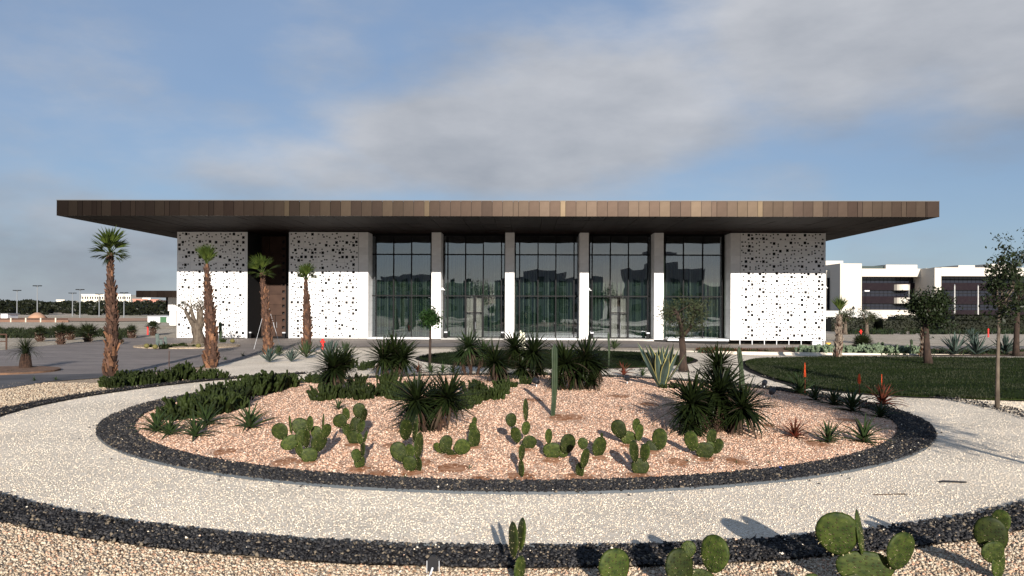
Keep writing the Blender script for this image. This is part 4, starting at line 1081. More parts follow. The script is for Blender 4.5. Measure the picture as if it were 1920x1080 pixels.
prickly('prickly pear with one broad round pad and tall narrow pads standing before the split yucca', (772, 886),
        [(769, 868, 13, 16, -10), (785, 873, 8, 15, 12), (748, 848, 16, 20, -30), (769, 846, 9, 14, 0), (784, 836, 6, 25, 2), (759, 806, 10, 20, -5), (776, 804, 6, 25, 0)])
prickly('low spreading prickly pear with pads leaning left and right beside a single upright one', (846, 856),
        [(846, 850, 15, 7, 60), (823, 841, 9, 13, -40), (836, 832, 13, 17, 8), (866, 837, 15, 16, 35)])
prickly('single dark prickly pear column of stacked pads right of the split yucca', (890, 840),
        [(890, 821, 12, 19, 0), (886, 804, 8, 12, -8), (889, 791, 5, 8, 0)])
prickly('forked prickly pear with a tall pointed top pad left of the ribbed column cactus', (985, 843),
        [(992, 829, 14, 14, 20), (967, 815, 10, 15, -12), (986, 804, 8, 13, 5), (958, 787, 10, 13, -10), (987, 768, 5, 21, 2)])
prickly('lone narrow upright prickly pear stem in the middle of the front row', (977, 896),
        [(977, 879, 5, 17, 0), (978, 848, 6, 16, 2)])
prickly('prickly pear of two fat pads with a small finger pad, right of the middle stem', (1036, 863),
        [(1036, 846, 18, 16, 0), (1028, 817, 7, 14, -5), (1064, 832, 14, 19, 12), (1056, 850, 8, 8, 30)])
prickly('dark three pad prickly pear stem at the very front edge of the bed', (1087, 897),
        [(1087, 883, 8, 15, 2), (1095, 858, 9, 19, 5), (1093, 832, 10, 11, 5)])
prickly('single round standing prickly pear pad right of the dark three pad stem', (1123, 859),
        [(1123, 839, 14, 20, 5), (1129, 818, 3, 6, 0)])
prickly('grey green prickly pear with a fan of four pads behind the front row', (1180, 836),
        [(1178, 821, 15, 13, 10), (1160, 804, 14, 18, -18), (1192, 798, 9, 14, -8), (1200, 811, 9, 16, 12)])
prickly('prickly pear with one large pad leaning right above a small low pad', (1224, 848),
        [(1222, 838, 14, 8, 50), (1236, 823, 13, 20, 5)])
prickly('prickly pear with a round foot pad under two tall pads, rightmost in front row', (1199, 893),
        [(1201, 877, 16, 17, 5), (1190, 845, 10, 20, -3), (1208, 849, 7, 17, 5)])
prickly('yellowish prickly pear with five pads in front of the big yucca group', (1320, 860),
        [(1320, 844, 17, 16, 0), (1295, 827, 12, 19, -12), (1334, 819, 11, 15, 5), (1345, 837, 9, 15, 25), (1329, 835, 9, 8, 0)])
prickly('narrow prickly pear stem at the bottom edge left of centre in the foreground', (975, 1108),
        [(975, 1072, 11, 26, 3), (960, 1011, 8, 33, -3), (975, 1003, 6, 31, 3), (972, 1094, 14, 14)], near=True)
prickly('big round prickly pear pad cut by the bottom edge of the photo', (1152, 1122),
        [(1151, 1062, 32, 35, 0), (1155, 1105, 18, 16)], near=True)
prickly('scarred prickly pear with pale bite marks on its pad in the foreground', (1300, 1124),
        [(1272, 1061, 28, 36, -3), (1288, 1029, 14, 17, 25), (1340, 1039, 21, 35, 8), (1318, 1085, 26, 16, 20), (1295, 1106, 20, 18)], near=True)
prickly('largest foreground prickly pear with three big pads above a wide pad', (1622, 1118),
        [(1622, 1066, 50, 32, 0), (1572, 1001, 37, 42, -8), (1622, 1003, 16, 43, -3), (1675, 1025, 31, 36, 12), (1615, 1098, 34, 22), (1519, 1092, 20, 16, -20)], near=True)
prickly('dark prickly pear with stacked pads in the lower right corner', (1868, 1088),
        [(1872, 1058, 20, 29, 0), (1858, 1004, 26, 36, -8), (1882, 980, 11, 22, 4), (1856, 1032, 22, 21, -10)], near=True)

def sc(x, y): return G(x, y).y/F
def yuc(label, base, heads, **kw):
    g = G(*base); s = g.y/F
    return yucca(label, g, [((x-base[0])*s, dy, (base[1]-y)*s, r*s) for (x, y, r, dy) in heads], **kw)
yuc('dark yucca with two spiky heads on short trunks in the middle of the bed', (812, 812),
    [(781, 752, 56, 0), (837, 748, 58, .1), (770, 790, 42, .2), (812, 760, 44, .5), (800, 800, 22, .1)])
yuc('biggest dark yucca group with several heads at the right of the bed', (1345, 815),
    [(1297, 757, 62, 0), (1355, 740, 66, .3), (1392, 765, 60, 0), (1370, 694, 44, 1.0), (1292, 796, 42, -.2), (1330, 772, 50, .6), (1375, 790, 34, .5)])
yuc('pale green fan leaved yucca at the back of the bed against the glass', (884, 705), [(880, 650, 34, 0), (905, 660, 28, .3), (862, 668, 24, .2)], m=M_aloe, key='yg')
yuc('dark round headed yucca left of the flowering one', (935, 718), [(928, 680, 42, 0), (940, 700, 24, .3)])
yuc('yucca carrying a white flower spike in the middle of the back row', (985, 712), [(965, 655, 38, .2), (1000, 662, 40, 0), (980, 690, 34, -.1), (1010, 690, 26, .2)])
yuc('wide dark yucca mass right of the flowering yucca', (1078, 732), [(1060, 682, 46, 0), (1100, 676, 46, .3), (1080, 700, 42, .1), (1120, 690, 36, .5), (1045, 712, 26, -.2), (1110, 715, 24, 0)])
yuc('broad dark yucca behind the cactus hedge, left of the sapling', (737, 705), [(720, 672, 42, 0), (752, 672, 40, .2), (737, 664, 42, .4)])
yuc('dark yucca with long thin leaves right of the fourth palm', (628, 735), [(625, 690, 44, 0), (640, 684, 34, .3), (612, 710, 24, .2)])
# flower spike
g = G(980, 705); s = g.y/F
o = thing('yucca_flower', 'white flower spike rising above the yuccas before the middle glass bay', 'flower', P(979, 668, g.y-.1)); mb = MB(); mb.tube([(0, 0, -.6), (0, 0, .3), (0, 0, 1.0)], [.02, .015, .01], 5); mb.build('stalk', M_aloe, o)
mb = MB(); rs = random.Random(3)
for i in range(90):
    t = rs.random(); a = rs.uniform(0, 6.28); r = .14*(1-t*.6); p = Vector((math.cos(a)*r, math.sin(a)*r, .35+.65*t)); q = .035
    mb.add([p+Vector((q, 0, 0)), p+Vector((-q, 0, 0)), p+Vector((0, q, 0)), p+Vector((0, 0, -q*1.6))], [(0, 1, 2), (0, 3, 1), (1, 3, 2), (2, 3, 0)])
mb.build('blossoms', M_whitefl, o, kind='stuff')
# aloes, left end
aloes = [((293, 812), 36, 'tall aloe with an orange dried foot at the left end of the bed', M_aloe), ((318, 818), 32, 'dark aloe in front of the orange footed one', M_aloe), ((366, 822), 36, 'curling aloe nearest the path on the left', M_aloe),
         ((386, 800), 38, 'spreading aloe against the end of the cactus hedge', M_aloe), ((468, 806), 40, 'lone green aloe between the hedge and the first prickly pear', M_aloe), ((634, 770), 20, 'small grassy aloe above the tall prickly pear tower', M_aloe),
         ((1500, 741), 36, 'aloe under the tallest red flower torch', M_aloe), ((1528, 753), 26, 'small aloe second from the left in the right row', M_aloe), ((1563, 762), 30, 'aloe in the middle of the right row with reddish lower leaves', M_aloe),
         ((1598, 774), 38, 'large aloe under the round red flower head', M_aloe), ((1655, 762), 34, 'red leaved aloe with arching leaves under a thin red spike', M_aloered), ((1650, 785), 28, 'dark aloe in front of the red leaved one by the dark band', M_aloe),
         ((1553, 833), 34, 'aloe with a fallen reddish skirt near the right end of the bed', M_aloe), ((1620, 833), 42, 'rightmost large dark aloe in the front of the bed', M_aloe), ((1490, 823), 30, 'small reddish brown aloe right of the big yucca group', M_aloered),
         ((1169, 705), 20, 'small crimson aloe at the back rim of the bed', M_aloered), ((784, 700), 17, 'little pinkish aloe left of the sapling', M_aloered), ((808, 700), 19, 'little green aloe at the foot of the sapling', M_aloe),
         ((830, 700), 17, 'little upright aloe just right of the sapling', M_aloe), ((849, 700), 17, 'little aloe farthest right of the four behind the hedge', M_aloe), ((1205, 706), 16, 'small aloe left of the striped agave', M_aloe)]
for (b, r, lab, m_) in aloes:
    g = G(*b); rosette('aloe', lab, 'aloe', g, 1.6*r*g.y/F, 30 if r > 25 else 20, 'aloe', elmin=4, elmax=85, wd=.135, m=m_)
for (b, lab, m_) in (((775, 808), 'young pale yucca at the left foot of the split yucca', M_yucca),):
    g = G(*b); rosette('aloe', lab, 'yucca', g, 46*g.y/F, 30, 'agave', elmin=10, wd=.06, m=m_)
def torch(label, base, top, hw, fat):
    g = G(*base); s = g.y/F; h = (base[1]-top)*s; o = thing('aloe_flower', label, 'flower', g); mb = MB()
    mb.tube([(0, 0, 0), (.01, 0, h*.4), (0, 0, h*.75)], [.014, .012, .01], 6); mb.build('stalk', M_aloered, o)
    mb = MB(); rs = random.Random(4)
    for i in range(150):
        t = i/150; a = i*2.4; r = hw*s*.75*((1-t)**.6 if fat > .3 else math.sin(math.pi*(.12+.8*t))**.6); z = h*(1-fat)+h*fat*t
        mb.blade((0, 0, z+.02), a, R(-40), max(.012, r*1.25), .014, .3, 2, .5)
    mb.build('blossoms', M_orange, o, kind='stuff')
torch('tallest pointed red aloe flower before the lawn', (1509, 742), 681, 5, .42)
torch('round headed orange red aloe flower', (1611, 772), 702, 6, .26)
torch('thin red aloe spike above the red leaved aloe', (1653, 762), 703, 2, .45)
# striped agave
g = G(1240, 728); s = g.y/F
o = thing('striped_agave', 'tall variegated agave with yellow edged leaves left of the olive tree', 'agave', g)
vm = [leaf_mesh(('var', d_), [M_agave, M_cream], 1, .19, d_, 7, .30, .10, AGP, (.2, 1)) for d_ in (-.15, .1, .4)]
for i in range(17):
    t = (i+.5)/17; el = R(52+37*t); az = i*2.39996; l = 92*s*rnd.uniform(.85, 1.08)*(1-.12*t)
    inst('leaf', rnd.choice(vm), o, (.06*math.cos(az), .06*math.sin(az), .02+.05*t), (rnd.uniform(-.25, .25), -el, az), (l, l, l))
for b, r, lab, m_ in (((505, 680), 30, 'blue grey agave at the foot of the third palm', M_agave), ((523, 668), 22, 'dark little agave behind the blue grey one', M_agaveg), ((546, 679), 27, 'blue grey agave between the third and fourth palms', M_agave),
                      ((574, 672), 34, 'dark green agave under the fourth palm', M_agaveg), ((618, 676), 40, 'tall blue agave just right of the red hydrant', M_agave), ((648, 672), 32, 'green leaved agave right of the tall blue one', M_agaveg),
                      ((1152, 655), 20, 'pale upright agave on the far side of the middle lawn', M_agaveg), ((1790, 667), 44, 'large pale agave in the strip beyond the right lawn', M_agave), ((1830, 667), 40, 'second large agave in the strip, nearer the right edge', M_agave),
                      ((1885, 665), 38, 'agave behind the sapling on the right', M_agave), ((1735, 640), 16, 'small agave left of the leaning olive', M_agave), ((1822, 640), 26, 'agave across the drive on the right', M_agave)):
    g = G(*b); rosette('agave', lab, 'agave', g, r*g.y/F*1.1, 26, 'agave', elmin=22, elmax=86, wd=.12, m=m_)
# low cactus hedges
clumps([(200, 726), (216, 728, 34), (232, 722), (250, 724), (268, 720), (283, 722), (300, 716), (318, 717), (336, 713, 44), (350, 712, 48)], 'dark clumping cactus in the low hedge along the left drive', 'cactus hedge along the left drive', hpx=38)
clumps([(368, 714, 28), (385, 712, 30), (402, 712, 30), (420, 711, 24)], 'small dark cactus clump trailing off the right end of the left hedge', 'trailing end of the left cactus hedge', hpx=28)
clumps([(312, 788, 56), (330, 790, 60), (350, 786, 62), (366, 776), (382, 784), (400, 770), (415, 776), (430, 764), (444, 768), (400, 755), (456, 752), (440, 742), (476, 744), (497, 738), (512, 732), (527, 732, 42), (543, 728, 40)],
       'dark clumping cactus in the long hedge sweeping over the left of the bed', 'cactus hedge sweeping across the bed', hpx=55)
clumps([(582, 719), (597, 720), (606, 718)], 'low dark cactus clump in the gap left of the long leaved yucca', 'cactus clumps in the gap', hpx=28)
clumps([(605, 752), (620, 746), (645, 748, 36), (680, 750, 52), (712, 744), (735, 748), (752, 752), (770, 744), (725, 728), (670, 728)],
       'dark cactus clump in the thicket left of the split yucca', 'cactus thicket in the bed', hpx=46)
clumps([(862, 768), (884, 760), (905, 752), (930, 750), (945, 740), (890, 738)], 'dark cactus clump in the thicket right of the split yucca', 'cactus thicket right of the split yucca', hpx=46)
clumps([(660, 690, 24), (680, 694, 28), (695, 690, 24)], 'greenish cactus clump behind the long leaved yucca', 'cactus clumps behind the yucca', hpx=26)
clumps([(1245, 730, 22), (1262, 730, 20), (1020, 705, 20), (985, 722, 26), (962, 728, 24)], 'small cactus clump between the yuccas at the back of the bed', 'small cactus clumps at the back', hpx=22)
column('tall ribbed column cactus standing alone in the bed', (1036, 782), 645, 4.6, lean=4)
column('slim column cactus rising behind the big yucca group', (1394, 770), 650, 3.4, lean=-8)
column('thin column cactus on the near rim of the middle lawn', (1141, 690), 622, 1.6)
column('short thin column cactus before the middle pier', (1113, 650), 632, 1.3)

# olive tree in the middle right
g = G(1282, 697); s = g.y/F
tree('olive_tree', 'olive tree with a dark bent trunk and thin grey green crown before the rightmost glass', 'tree', g, 152*s, 7.5*s, (-2*s, 0, 112*s), (46*s, 40*s, 38*s), M_olive, M_barkd, 3000, .12, 12, 3, (-4*s, 0), .42, .28, narrow=.32)
g = G(806, 690); s = g.y/F
tree('sapling', 'thin straight sapling with a small bright green head before the first pier', 'tree', g, 112*s, 2.4*s, (2*s, 0, 94*s), (16*s, 14*s, 15*s), M_bright, M_barkd, 1500, .13, 4, 3, (1*s, 0), .74, .55, narrow=.5)
# palms
palm('tall palm at left with a thick shaggy brown trunk and upright crown', (205, 706), 474, 418, .215, .08, 209, 21, .86, elr=(-30, 86), dead=1)
palm('second palm with a tapered brown trunk and narrow tuft before the left screen', (395, 689), 496, 455, .25, .08, 389, 18, 1.0, elr=(58, 89))
palm('third palm before the dark bronze recess, propped by thin stays', (502, 664), 512, 470, .23, .09, 493, 16, .9, elr=(-20, 86))
palm('fourth palm, the slenderest, before the plain edge of the second screen', (573, 662), 523, 492, .23, .075, 575, 18, 1.0, elr=(25, 86))
g = G(500, 655); o = thing('tree_stay', 'pair of thin stays propping the third palm', 'prop', g); mb = MB()
for dx in (-20, 28):
    m_ = MB(); m_.tube([(dx*.035, -.3, 0), (0, 0, 3.0)], .009, 5); m_.build('stay', M_conduit, o)
# palm stump on the right lawn rim and other right hand trees
palm('bare palm trunk with peeling grey leaf bases and a single upright spear', (1570, 671), 592, 553, .18, .12, 1575, 4, .9, grey=True, elr=(80, 89))
g = G(1741, 684); s = g.y/F
tree('olive_tree', 'dense dark olive tree with a leaning trunk on the right lawn', 'tree', g, 140*s, 6.5*s, (-6*s, 0, 108*s), (34*s, 30*s, 34*s), M_treeleaf, M_barkd, 5200, .15, 31, 3, (-5*s, 0), .5, .42)
g = G(1732, 668)
palm('shaggy cut palm trunk just behind the leaning olive tree', (1733, 668), 615, 590, .2, .15, 1733, 3, .5, grey=True, elr=(70, 88))
g = G(1870, 767); s = g.y/F
tree('sapling', 'young tree with a thin pale trunk and loose dark leaves at the right edge', 'tree', g, 310*s, 3.6*s, (14*s, 0, 232*s), (36*s, 36*s, 68*s), M_treeleaf, M_bark, 1500, .12, 8, 4, (3*s, 0), .6, .3, narrow=.5)
g = G(1905, 668); s = g.y/F
tree('dark_tree', 'taller ragged dark tree cut by the right edge of the photo', 'tree', g, 240*s, 5*s, (14*s, 0, 160*s), (36*s, 36*s, 80*s), M_treeleaf, M_barkd, 2600, .17, 19, 4, (3*s, 0), .45, .3)
o = thing('drip_hose', 'small hoop of black hose at the foot of the young tree', 'hose', G(1862, 766)); mb = MB()
mb.tube([(.24*math.cos(R(a)), .05, .10*math.sin(R(a))) for a in range(-10, 191, 20)], .008, 5); mb.build('hose', M_blk, o)
# tree beyond the right edge whose shadow falls over the bed end
tree('shade_tree', 'leafy tree beyond the right edge of the photo shading the bed end', 'tree', (9.9, 8.0, 0), 5.2, .09, (.1, -.1, 4.0), (1.4, 1.4, 1.35), M_treeleaf, M_bark, 8500, .15, 5, 5, (0, 0), .5, .4)

# garden spotlights
def spot(label, px, py, size=1.0, back=False, rz=0):
    g = G(px, py+5); o = thing('garden_spotlight', label, 'lamp', g, rz); mb = MB(); mb.tube([(0, 0, 0), (0, 0, .12*size)], .015*size, 6); mb.build('stake', M_conduit, o)
    mb = MB(); mb.tube([(-.0, -.07*size, .15*size), (0, -.03*size, .16*size), (0, .09*size, .2*size)], [.05*size, .075*size, .085*size], 12); mb.build('lamp_head', M_blk, o); return o
spot('small black spotlight near the flowering yucca', 1006, 722, 1.1, rz=.8); spot('small black spotlight behind the crimson aloe', 1176, 716, 1.1); spot('small black spotlight nearest the right lawn', 1433, 724, 1.1, rz=-.5); spot('black spotlight right of the big yucca group', 1447, 742, 1.1, rz=-.6)
g = G(812, 1076); o = thing('floodlight', 'black floodlight seen from behind with its grey cable at the bottom edge', 'lamp', g+Vector((0, 0, 0)))
mb = MB()
prof = [(.055, 0), (.055, .10)] + [(.055*math.cos(R(a)), .10+.055*math.sin(R(a))) for a in range(15, 166, 15)] + [(-.055, .10), (-.055, 0)]
vs = [(x, -.045, z+.04) for x, z in prof]+[(x*.8, .05, z*.9+.045) for x, z in prof]; n = len(prof)
mb.add(vs, [tuple(range(n)), tuple(range(2*n-1, n-1, -1))]+[(i, i+n, (i+1) % n+n, (i+1) % n) for i in range(n)]); mb.build('lamp_head', M_blk, o)
mb = MB(); mb.tube([(-.065, -.01, -.02), (-.063, -.01, .14)], .004, 5); mb.tube([(.065, -.01, -.02), (.063, -.01, .14)], .004, 5); mb.build('bracket', M_conduit, o)
mb = MB(); mb.tube([(0, -.055, .08), (-.01, -.10, .05), (-.03, -.16, .0), (-.05, -.3, -.01)], .011, 7); mb.build('cable', M_conduit, o)
# litter
mb = MB(); mb.tube([(-.22, 0, .02), (-.15, .01, .03), (.2, -.02, .02)], .016, 6); o = mb.build('stick', M_blk); o.location = G(1787, 906); tag(o, 'short black stick lying on the pale gravel at right', 'stick')
mb = MB(); mb.tube([(-.25, -.02, .015), (0, .0, .02), (.25, .05, .015)], .007, 5); mb.tube([(.1, .02, .02), (.3, -.02, .01)], .005, 4); o = mb.build('twig', M_dead); o.location = G(1668, 929); tag(o, 'dry brown twig lying on the pale gravel', 'twig')
mb = MB(); mb.lathe([(.028, 0), (.03, .03), (.012, .035)], 10); o = mb.build('bottle_cap', mat('blue_plastic', (.01, .06, .5), .4)); o.location = G(1463, 882)+Vector((0, 0, .03)); tag(o, 'small bright blue cap near the front rim of the bed', 'cap')
# weeds
wm = [head_mesh(('weed', i), M_aloe, 14, .16, .5, 5) for i in range(2)]
for i, (x, y) in enumerate([(620, 893), (760, 900), (745, 903), (1290, 868), (1325, 866), (1442, 872), (1370, 762), (1165, 772), (880, 882), (1225, 800), (264, 830), (64, 715), (105, 714), (422, 675), (456, 668), (1382, 872)]):
    g = G(x, y); o = inst('weed', wm[i % 2], None, g+Vector((0, 0, .01)), (0, 0, i), (.10*max(1, g.y/15),)*3); tag(o, 'tiny green weed sprouting from the gravel', 'weed', 'tiny weeds in the gravel')

# ------------------------------------------------------------------ hydrants and posts
def hydrant(label, px, py, hpx, arms=True):
    g = G(px, py); s = g.y/F; h = hpx*s; o = thing('hydrant', label, 'hydrant', g); mb = MB(); mb.lathe([(.09, 0), (.09, .05), (.065, .06), (.065, h*.8), (.085, h*.82), (.085, h*.9), (.04, h)], 12); mb.build('body', M_red, o)
    if arms:
        for sx in (-1, 1):
            m_ = MB(); m_.tube([(0, 0, h*.72), (sx*.16, 0, h*.72)], [.05, .055], 8); m_.build('outlet', M_red, o)
hydrant('red hydrant with side outlets between the fourth palm and the blue agave', 605, 657, 22)
hydrant('thin red post across the drive on the left', 277, 628, 16, False)
hydrant('red post behind the agaves on the right', 1853, 632, 16, False)
hydrant('red capped post behind the dark pygmy palm on the right', 1614, 632, 14)
g = G(1553, 653); mb = MB(); mb.lathe([(.14, 0), (.19, .4), (.17, .4), (.13, .03)], 14); o = mb.build('bucket', mat('yellow_plastic', (.75, .42, .06), .5)); o.location = g; tag(o, 'small yellow bucket at the right corner of the pavilion', 'bucket')
g = G(317, 688); o = thing('steel_post', 'thin rusty post standing behind the left cactus hedge', 'post', g); mb = MB(); mb.tube([(0, 0, 0), (0, 0, .72)], .018, 6); mb.build('post', M_rust, o)
g = G(12, 656); s = g.y/F; o = thing('metal_rail', 'rusty pipe rail cut by the left edge of the photo', 'rail', g); mb = MB(); mb.tube([(0, 0, 0), (0, 0, 30*s)], .05, 6); mb.build('post', M_rust, o)
mb = MB(); mb.tube([(0, 0, 29*s), (-2.6, 0, 29*s)], .045, 6); mb.tube([(0, 0, 16*s), (-2.6, 0, 16*s)], .035, 6); mb.build('bar', M_rust, o)
mb = MB(); mb.tube([(-2.5, 0, 0), (-2.5, 0, 30*s)], .05, 6); mb.build('post', M_rust, o)

# ------------------------------------------------------------------ drive islands
sheet('drive_island', ell(*G(352, 650)[:2], 3.3, 2.9), M_cream_gravel, .09, .5, rim=.1)
sheet('drive_island', ell(G(20, 697).x-.4, G(20, 697).y, 2.2, 1.9), M_soil, .09, .5, rim=.1)
g = G(372, 645); s = g.y/F
o = thing('old_olive', 'ancient pollarded olive with a gnarled fat trunk and bare shoots before the left screen', 'tree', g); rs = random.Random(5)
mb = MB(); mb.tube([(0, 0, -.1), (.02, 0, .4), (-.08, 0, 1.0), (-.02, 0, 1.45)], [15*s, 10.5*s, 9.5*s, 11*s], 14, wob=.16)
tipl = []
for (dx, dz) in ((-26, 62), (-16, 66), (-3, 60), (9, 62), (14, 56), (-22, 50), (4, 66)):
    e = Vector((dx*s, rs.uniform(-.3, .3), dz*s)); m2 = Vector((dx*s*.55, rs.uniform(-.15, .15), 42*s)); mb.tube([(dx*s*.15, 0, 1.0), m2, e], [6*s, 4*s, 2.6*s], 8, wob=.18); tipl.append(e)
mb.build('trunk', M_bark, o, smooth=True)
mb = MB(); lm = MB()
for e in tipl:
    for k in range(7):
        d = Vector((rs.uniform(-1, 1)+e.x*.5, rs.uniform(-.6, .6), rs.uniform(.5, 1.2))).normalized(); l = rs.uniform(14, 34)*s; q = e+d*l*.5+Vector((rs.uniform(-.1, .1), 0, .05)); t = e+d*l
        mb.tube([e, q, t], [.035, .022, .01], 5)
        for j in range(14):
            p = q.lerp(t, rs.random())+Vector([rs.gauss(0, .05) for _ in range(3)]); v = Vector([rs.uniform(-1, 1) for _ in range(3)])*.06; lm.quad(p, p+v+Vector((0, 0, .02)), p+v*2, p+v-Vector((.03, 0, .01)))
mb.build('shoots', M_bark, o); lm.build('leaves', M_olive, o, kind='stuff')
for b, top, r, lab in (((295, 652), 625, 2.6, 'tallest blue column cactus on the drive island'), ((302, 652), 636, 2, 'shortest blue column cactus on the drive island'), ((310, 651), 631, 2.2, 'blue column cactus right of its two fellows on the drive island'), ((413, 640), 603, 2.4, 'dark thin column cactus right of the second palm')):
    column(lab, b, top, r, M_bluecol if b[0] < 400 else M_col)
clumps([(283, 653, 12), (290, 654, 10), (306, 655, 16), (314, 654, 12), (327, 652, 12), (340, 651, 13), (350, 652, 12), (362, 652, 11), (385, 650, 9), (402, 646, 10), (418, 642, 15)], 'little green succulent clump on the drive island', 'succulents on the drive island', hpx=12)
ball = MB(); ball.lathe([(.02, 0), (.13, .04), (.17, .13), (.15, .21), (.08, .27), (.01, .28)], 14); bme = ball.mesh('barrel_cactus', mat('barrel_cactus_skin', (.09, .08, .02), .7, (.14, .12, .04), 12, .02, 40), True)
for x, y in ((275, 654), (291, 656), (372, 654), (395, 650), (436, 644)):
    o = inst('barrel_cactus', bme, None, G(x, y)+Vector((0, 0, .05))); tag(o, 'round yellowish barrel cactus on the drive island', 'cactus', 'barrel cacti on the drive island')
# grass tree on the left island
g = G(48, 693); s = g.y/F; o = thing('grass_tree', 'grass tree with arching thin leaves on a thick dark stump at far left', 'plant', g)
mb = MB(); mb.tube([(0, 0, -.05), (0, 0, .4), (0, 0, 30*s)], [.27, .22, .17], 10, wob=.12); mb.build('trunk', M_trunk, o)
hm = MB(); rs = random.Random(2)
for i in range(260):
    t = rs.random(); a = rs.uniform(0, 6.28); hm.blade((0, 0, 0), a, R(25+62*t), rs.uniform(.8, 1.15), .022, rs.uniform(1.0, 2.3)*(1.1-t*.6), 6, .2, lambda q: 1-q**2)
inst('leaf_head', hm.mesh('leaf_head', M_palmd), o, (0, 0, 28*s), (0, 0, 0), (44*s,)*3, kind='stuff')
clumps([(5, 697, 9), (18, 699, 8), (32, 698, 9), (62, 696, 9), (75, 694, 8), (86, 691, 6)], 'low weed clump around the grass tree', 'weeds round the grass tree', hpx=8, cat='weed')
# small palms across the drive, left
for i, (b, h_, r, tr, n_, lab) in enumerate([((75, 640), 0, 20, 14, 20, 'stubby palm leftmost of the row across the drive'), ((114, 646), 0, 23, 22, 22, 'stubby palm second in the row with a clear pale trunk'), ((132, 637), 0, 18, 14, 20, 'small palm half hidden behind the second stubby palm'),
                                             ((165, 641), 0, 27, 14, 26, 'widest bushy palm in the row left of the tall palm'), ((247, 634), 0, 15, 13, 16, 'small palm just right of the tall palm trunk'), ((287, 629), 0, 17, 15, 20, 'palm before the green shed beside the red post'),
                                             ((222, 645), 0, 14, 6, 16, 'low palm tuft peeping from behind the tall palm trunk')]):
    pygmy(lab, b, 0, r, tr, n=n_, trr=.22)
g = G(1617, 667)
pygmy('dark pygmy palm with spreading fronds beyond the right lawn', (1617, 660), 0, 27, 12, n=30, trr=.16)
# ground cover beyond
def cover(name, label, poly, n, size, mats, seed, cat='ground cover'):
    rs = random.Random(seed); mb = MB(); xs = [p[0] for p in poly]; ys = [p[1] for p in poly]
    for i in range(n):
        x, y = rs.uniform(min(xs), max(xs)), rs.uniform(min(ys), max(ys)); g = G(x, y)
        c = noise.noise(Vector((g.x*.25, g.y*.15, seed)))
        if c < -.22: continue
        mb.cur = 0 if rs.random() < .7 else 1
        for k in range(5):
            a = rs.uniform(0, 6.28); mb.blade(g+Vector((rs.uniform(-.2, .2), rs.uniform(-.2, .2), -.02)), a, R(rs.uniform(15, 80)), size*rs.uniform(.6, 1.4), size*.3, .6, 2, .3)
    o = mb.build(name, mats, kind='stuff'); tag(o, label, cat); return o
cover('ground_cover', 'patchy low shrubs and weeds on the pale ground across the left drive', [(-60, 618), (250, 634), (0, 623)], 1500, .38, [M_palmd, M_olive], 3)
cover('ground_cover', 'strip of reddish and green succulents at the foot of the pavilion on the right', [(1310, 656), (1500, 662)], 900, .28, [M_agaveg, M_aloered], 4)
cover('ground_cover', 'mixed low plants in the planting strip beyond the right lawn', [(1500, 657), (2000, 667)], 1500, .26, [M_agaveg, M_palmd], 5)
cover('ground_cover', 'low agaves and weeds before the clipped hedge on the right', [(1580, 617), (1960, 627)], 1300, .55, [M_agaveg, M_palmd], 6)
sheet('planting_strip', pxpoly([(1305, 657), (1400, 654), (1520, 652), (1730, 655), (2100, 658), (2100, 669), (1730, 667), (1500, 665), (1330, 661)]), M_soil, .05, .5)
for i, x in enumerate(range(1502, 1722, 9)):
    g = G(x+rnd.uniform(-2, 2), 665+rnd.uniform(-3, 1)); sc_ = rnd.uniform(16, 22)*g.y/F/.9
    o = inst('pale_cactus', rnd.choice(CLP), None, g, (0, 0, i*1.3), (sc_*1.2, sc_*1.2, sc_)); tag(o, 'pale grey green cactus in the row between the right lawn and the drive', 'cactus', 'pale cacti beyond the right lawn')
for x, y, t_, lab in ((1552, 661, 640, 'x'), (1655, 661, 641, 'thin column cactus in the strip, left of the pygmy palm gap'), (1709, 662, 636, 'column cactus in the strip just left of the leaning olive')):
    if lab != 'x': column(lab, (x, y), t_, 2)

# ------------------------------------------------------------------ second canopy on the left
def pbox(mb, x0, x1, y0, y1, Y, th, dz=0):
    a = P(x0, y1, Y); b = P(x1, y0, Y); mb.box(a.x, b.x, Y, Y+th, min(a.z, b.z), max(a.z, b.z))
Yc = 92
o = thing('entrance_canopy', 'low brown canopy on a pale pier left of the pavilion', 'canopy', P(290, 600, Yc))
o.location = (0, 0, 0)
for i in range(7):
    x0 = 255+i*13.2; m_ = MB(); pbox(m_, x0+.15, x0+13.05, 545, 557.5, Yc, .1); m_.build('fascia_panel', FAS[i % 3], o)
m_ = MB(); pbox(m_, 255, 346, 545.6, 557, Yc+.12, 14); m_.build('roof', M_soff, o)
m_ = MB(); pbox(m_, 315, 332, 557.3, 583, Yc+3, 3); pbox(m_, 318, 330, 583, 610, Yc+3.2, 2); m_.build('pier', M_stoneclad, o)
m_ = MB(); pbox(m_, 311, 318, 557.3, 580, Yc+4, 3); m_.build('beam', M_soff, o)
o = thing('garden_shed', 'white shed with a green door left of the entrance canopy', 'shed', (0, 0, 0)); Ys = 120
m_ = MB(); pbox(m_, 277, 332, 594, 608, Ys, 5); m_.build('wall', M_trimw, o)
m_ = MB(); pbox(m_, 300, 312, 594.5, 607.5, Ys-.1, .15); m_.build('door', mat('green_paint', (.035, .10, .045), .6), o)
m_ = MB(); pbox(m_, 276, 333, 592.7, 594.1, Ys-.2, 5.6); m_.build('roof', M_grey_pave, o)

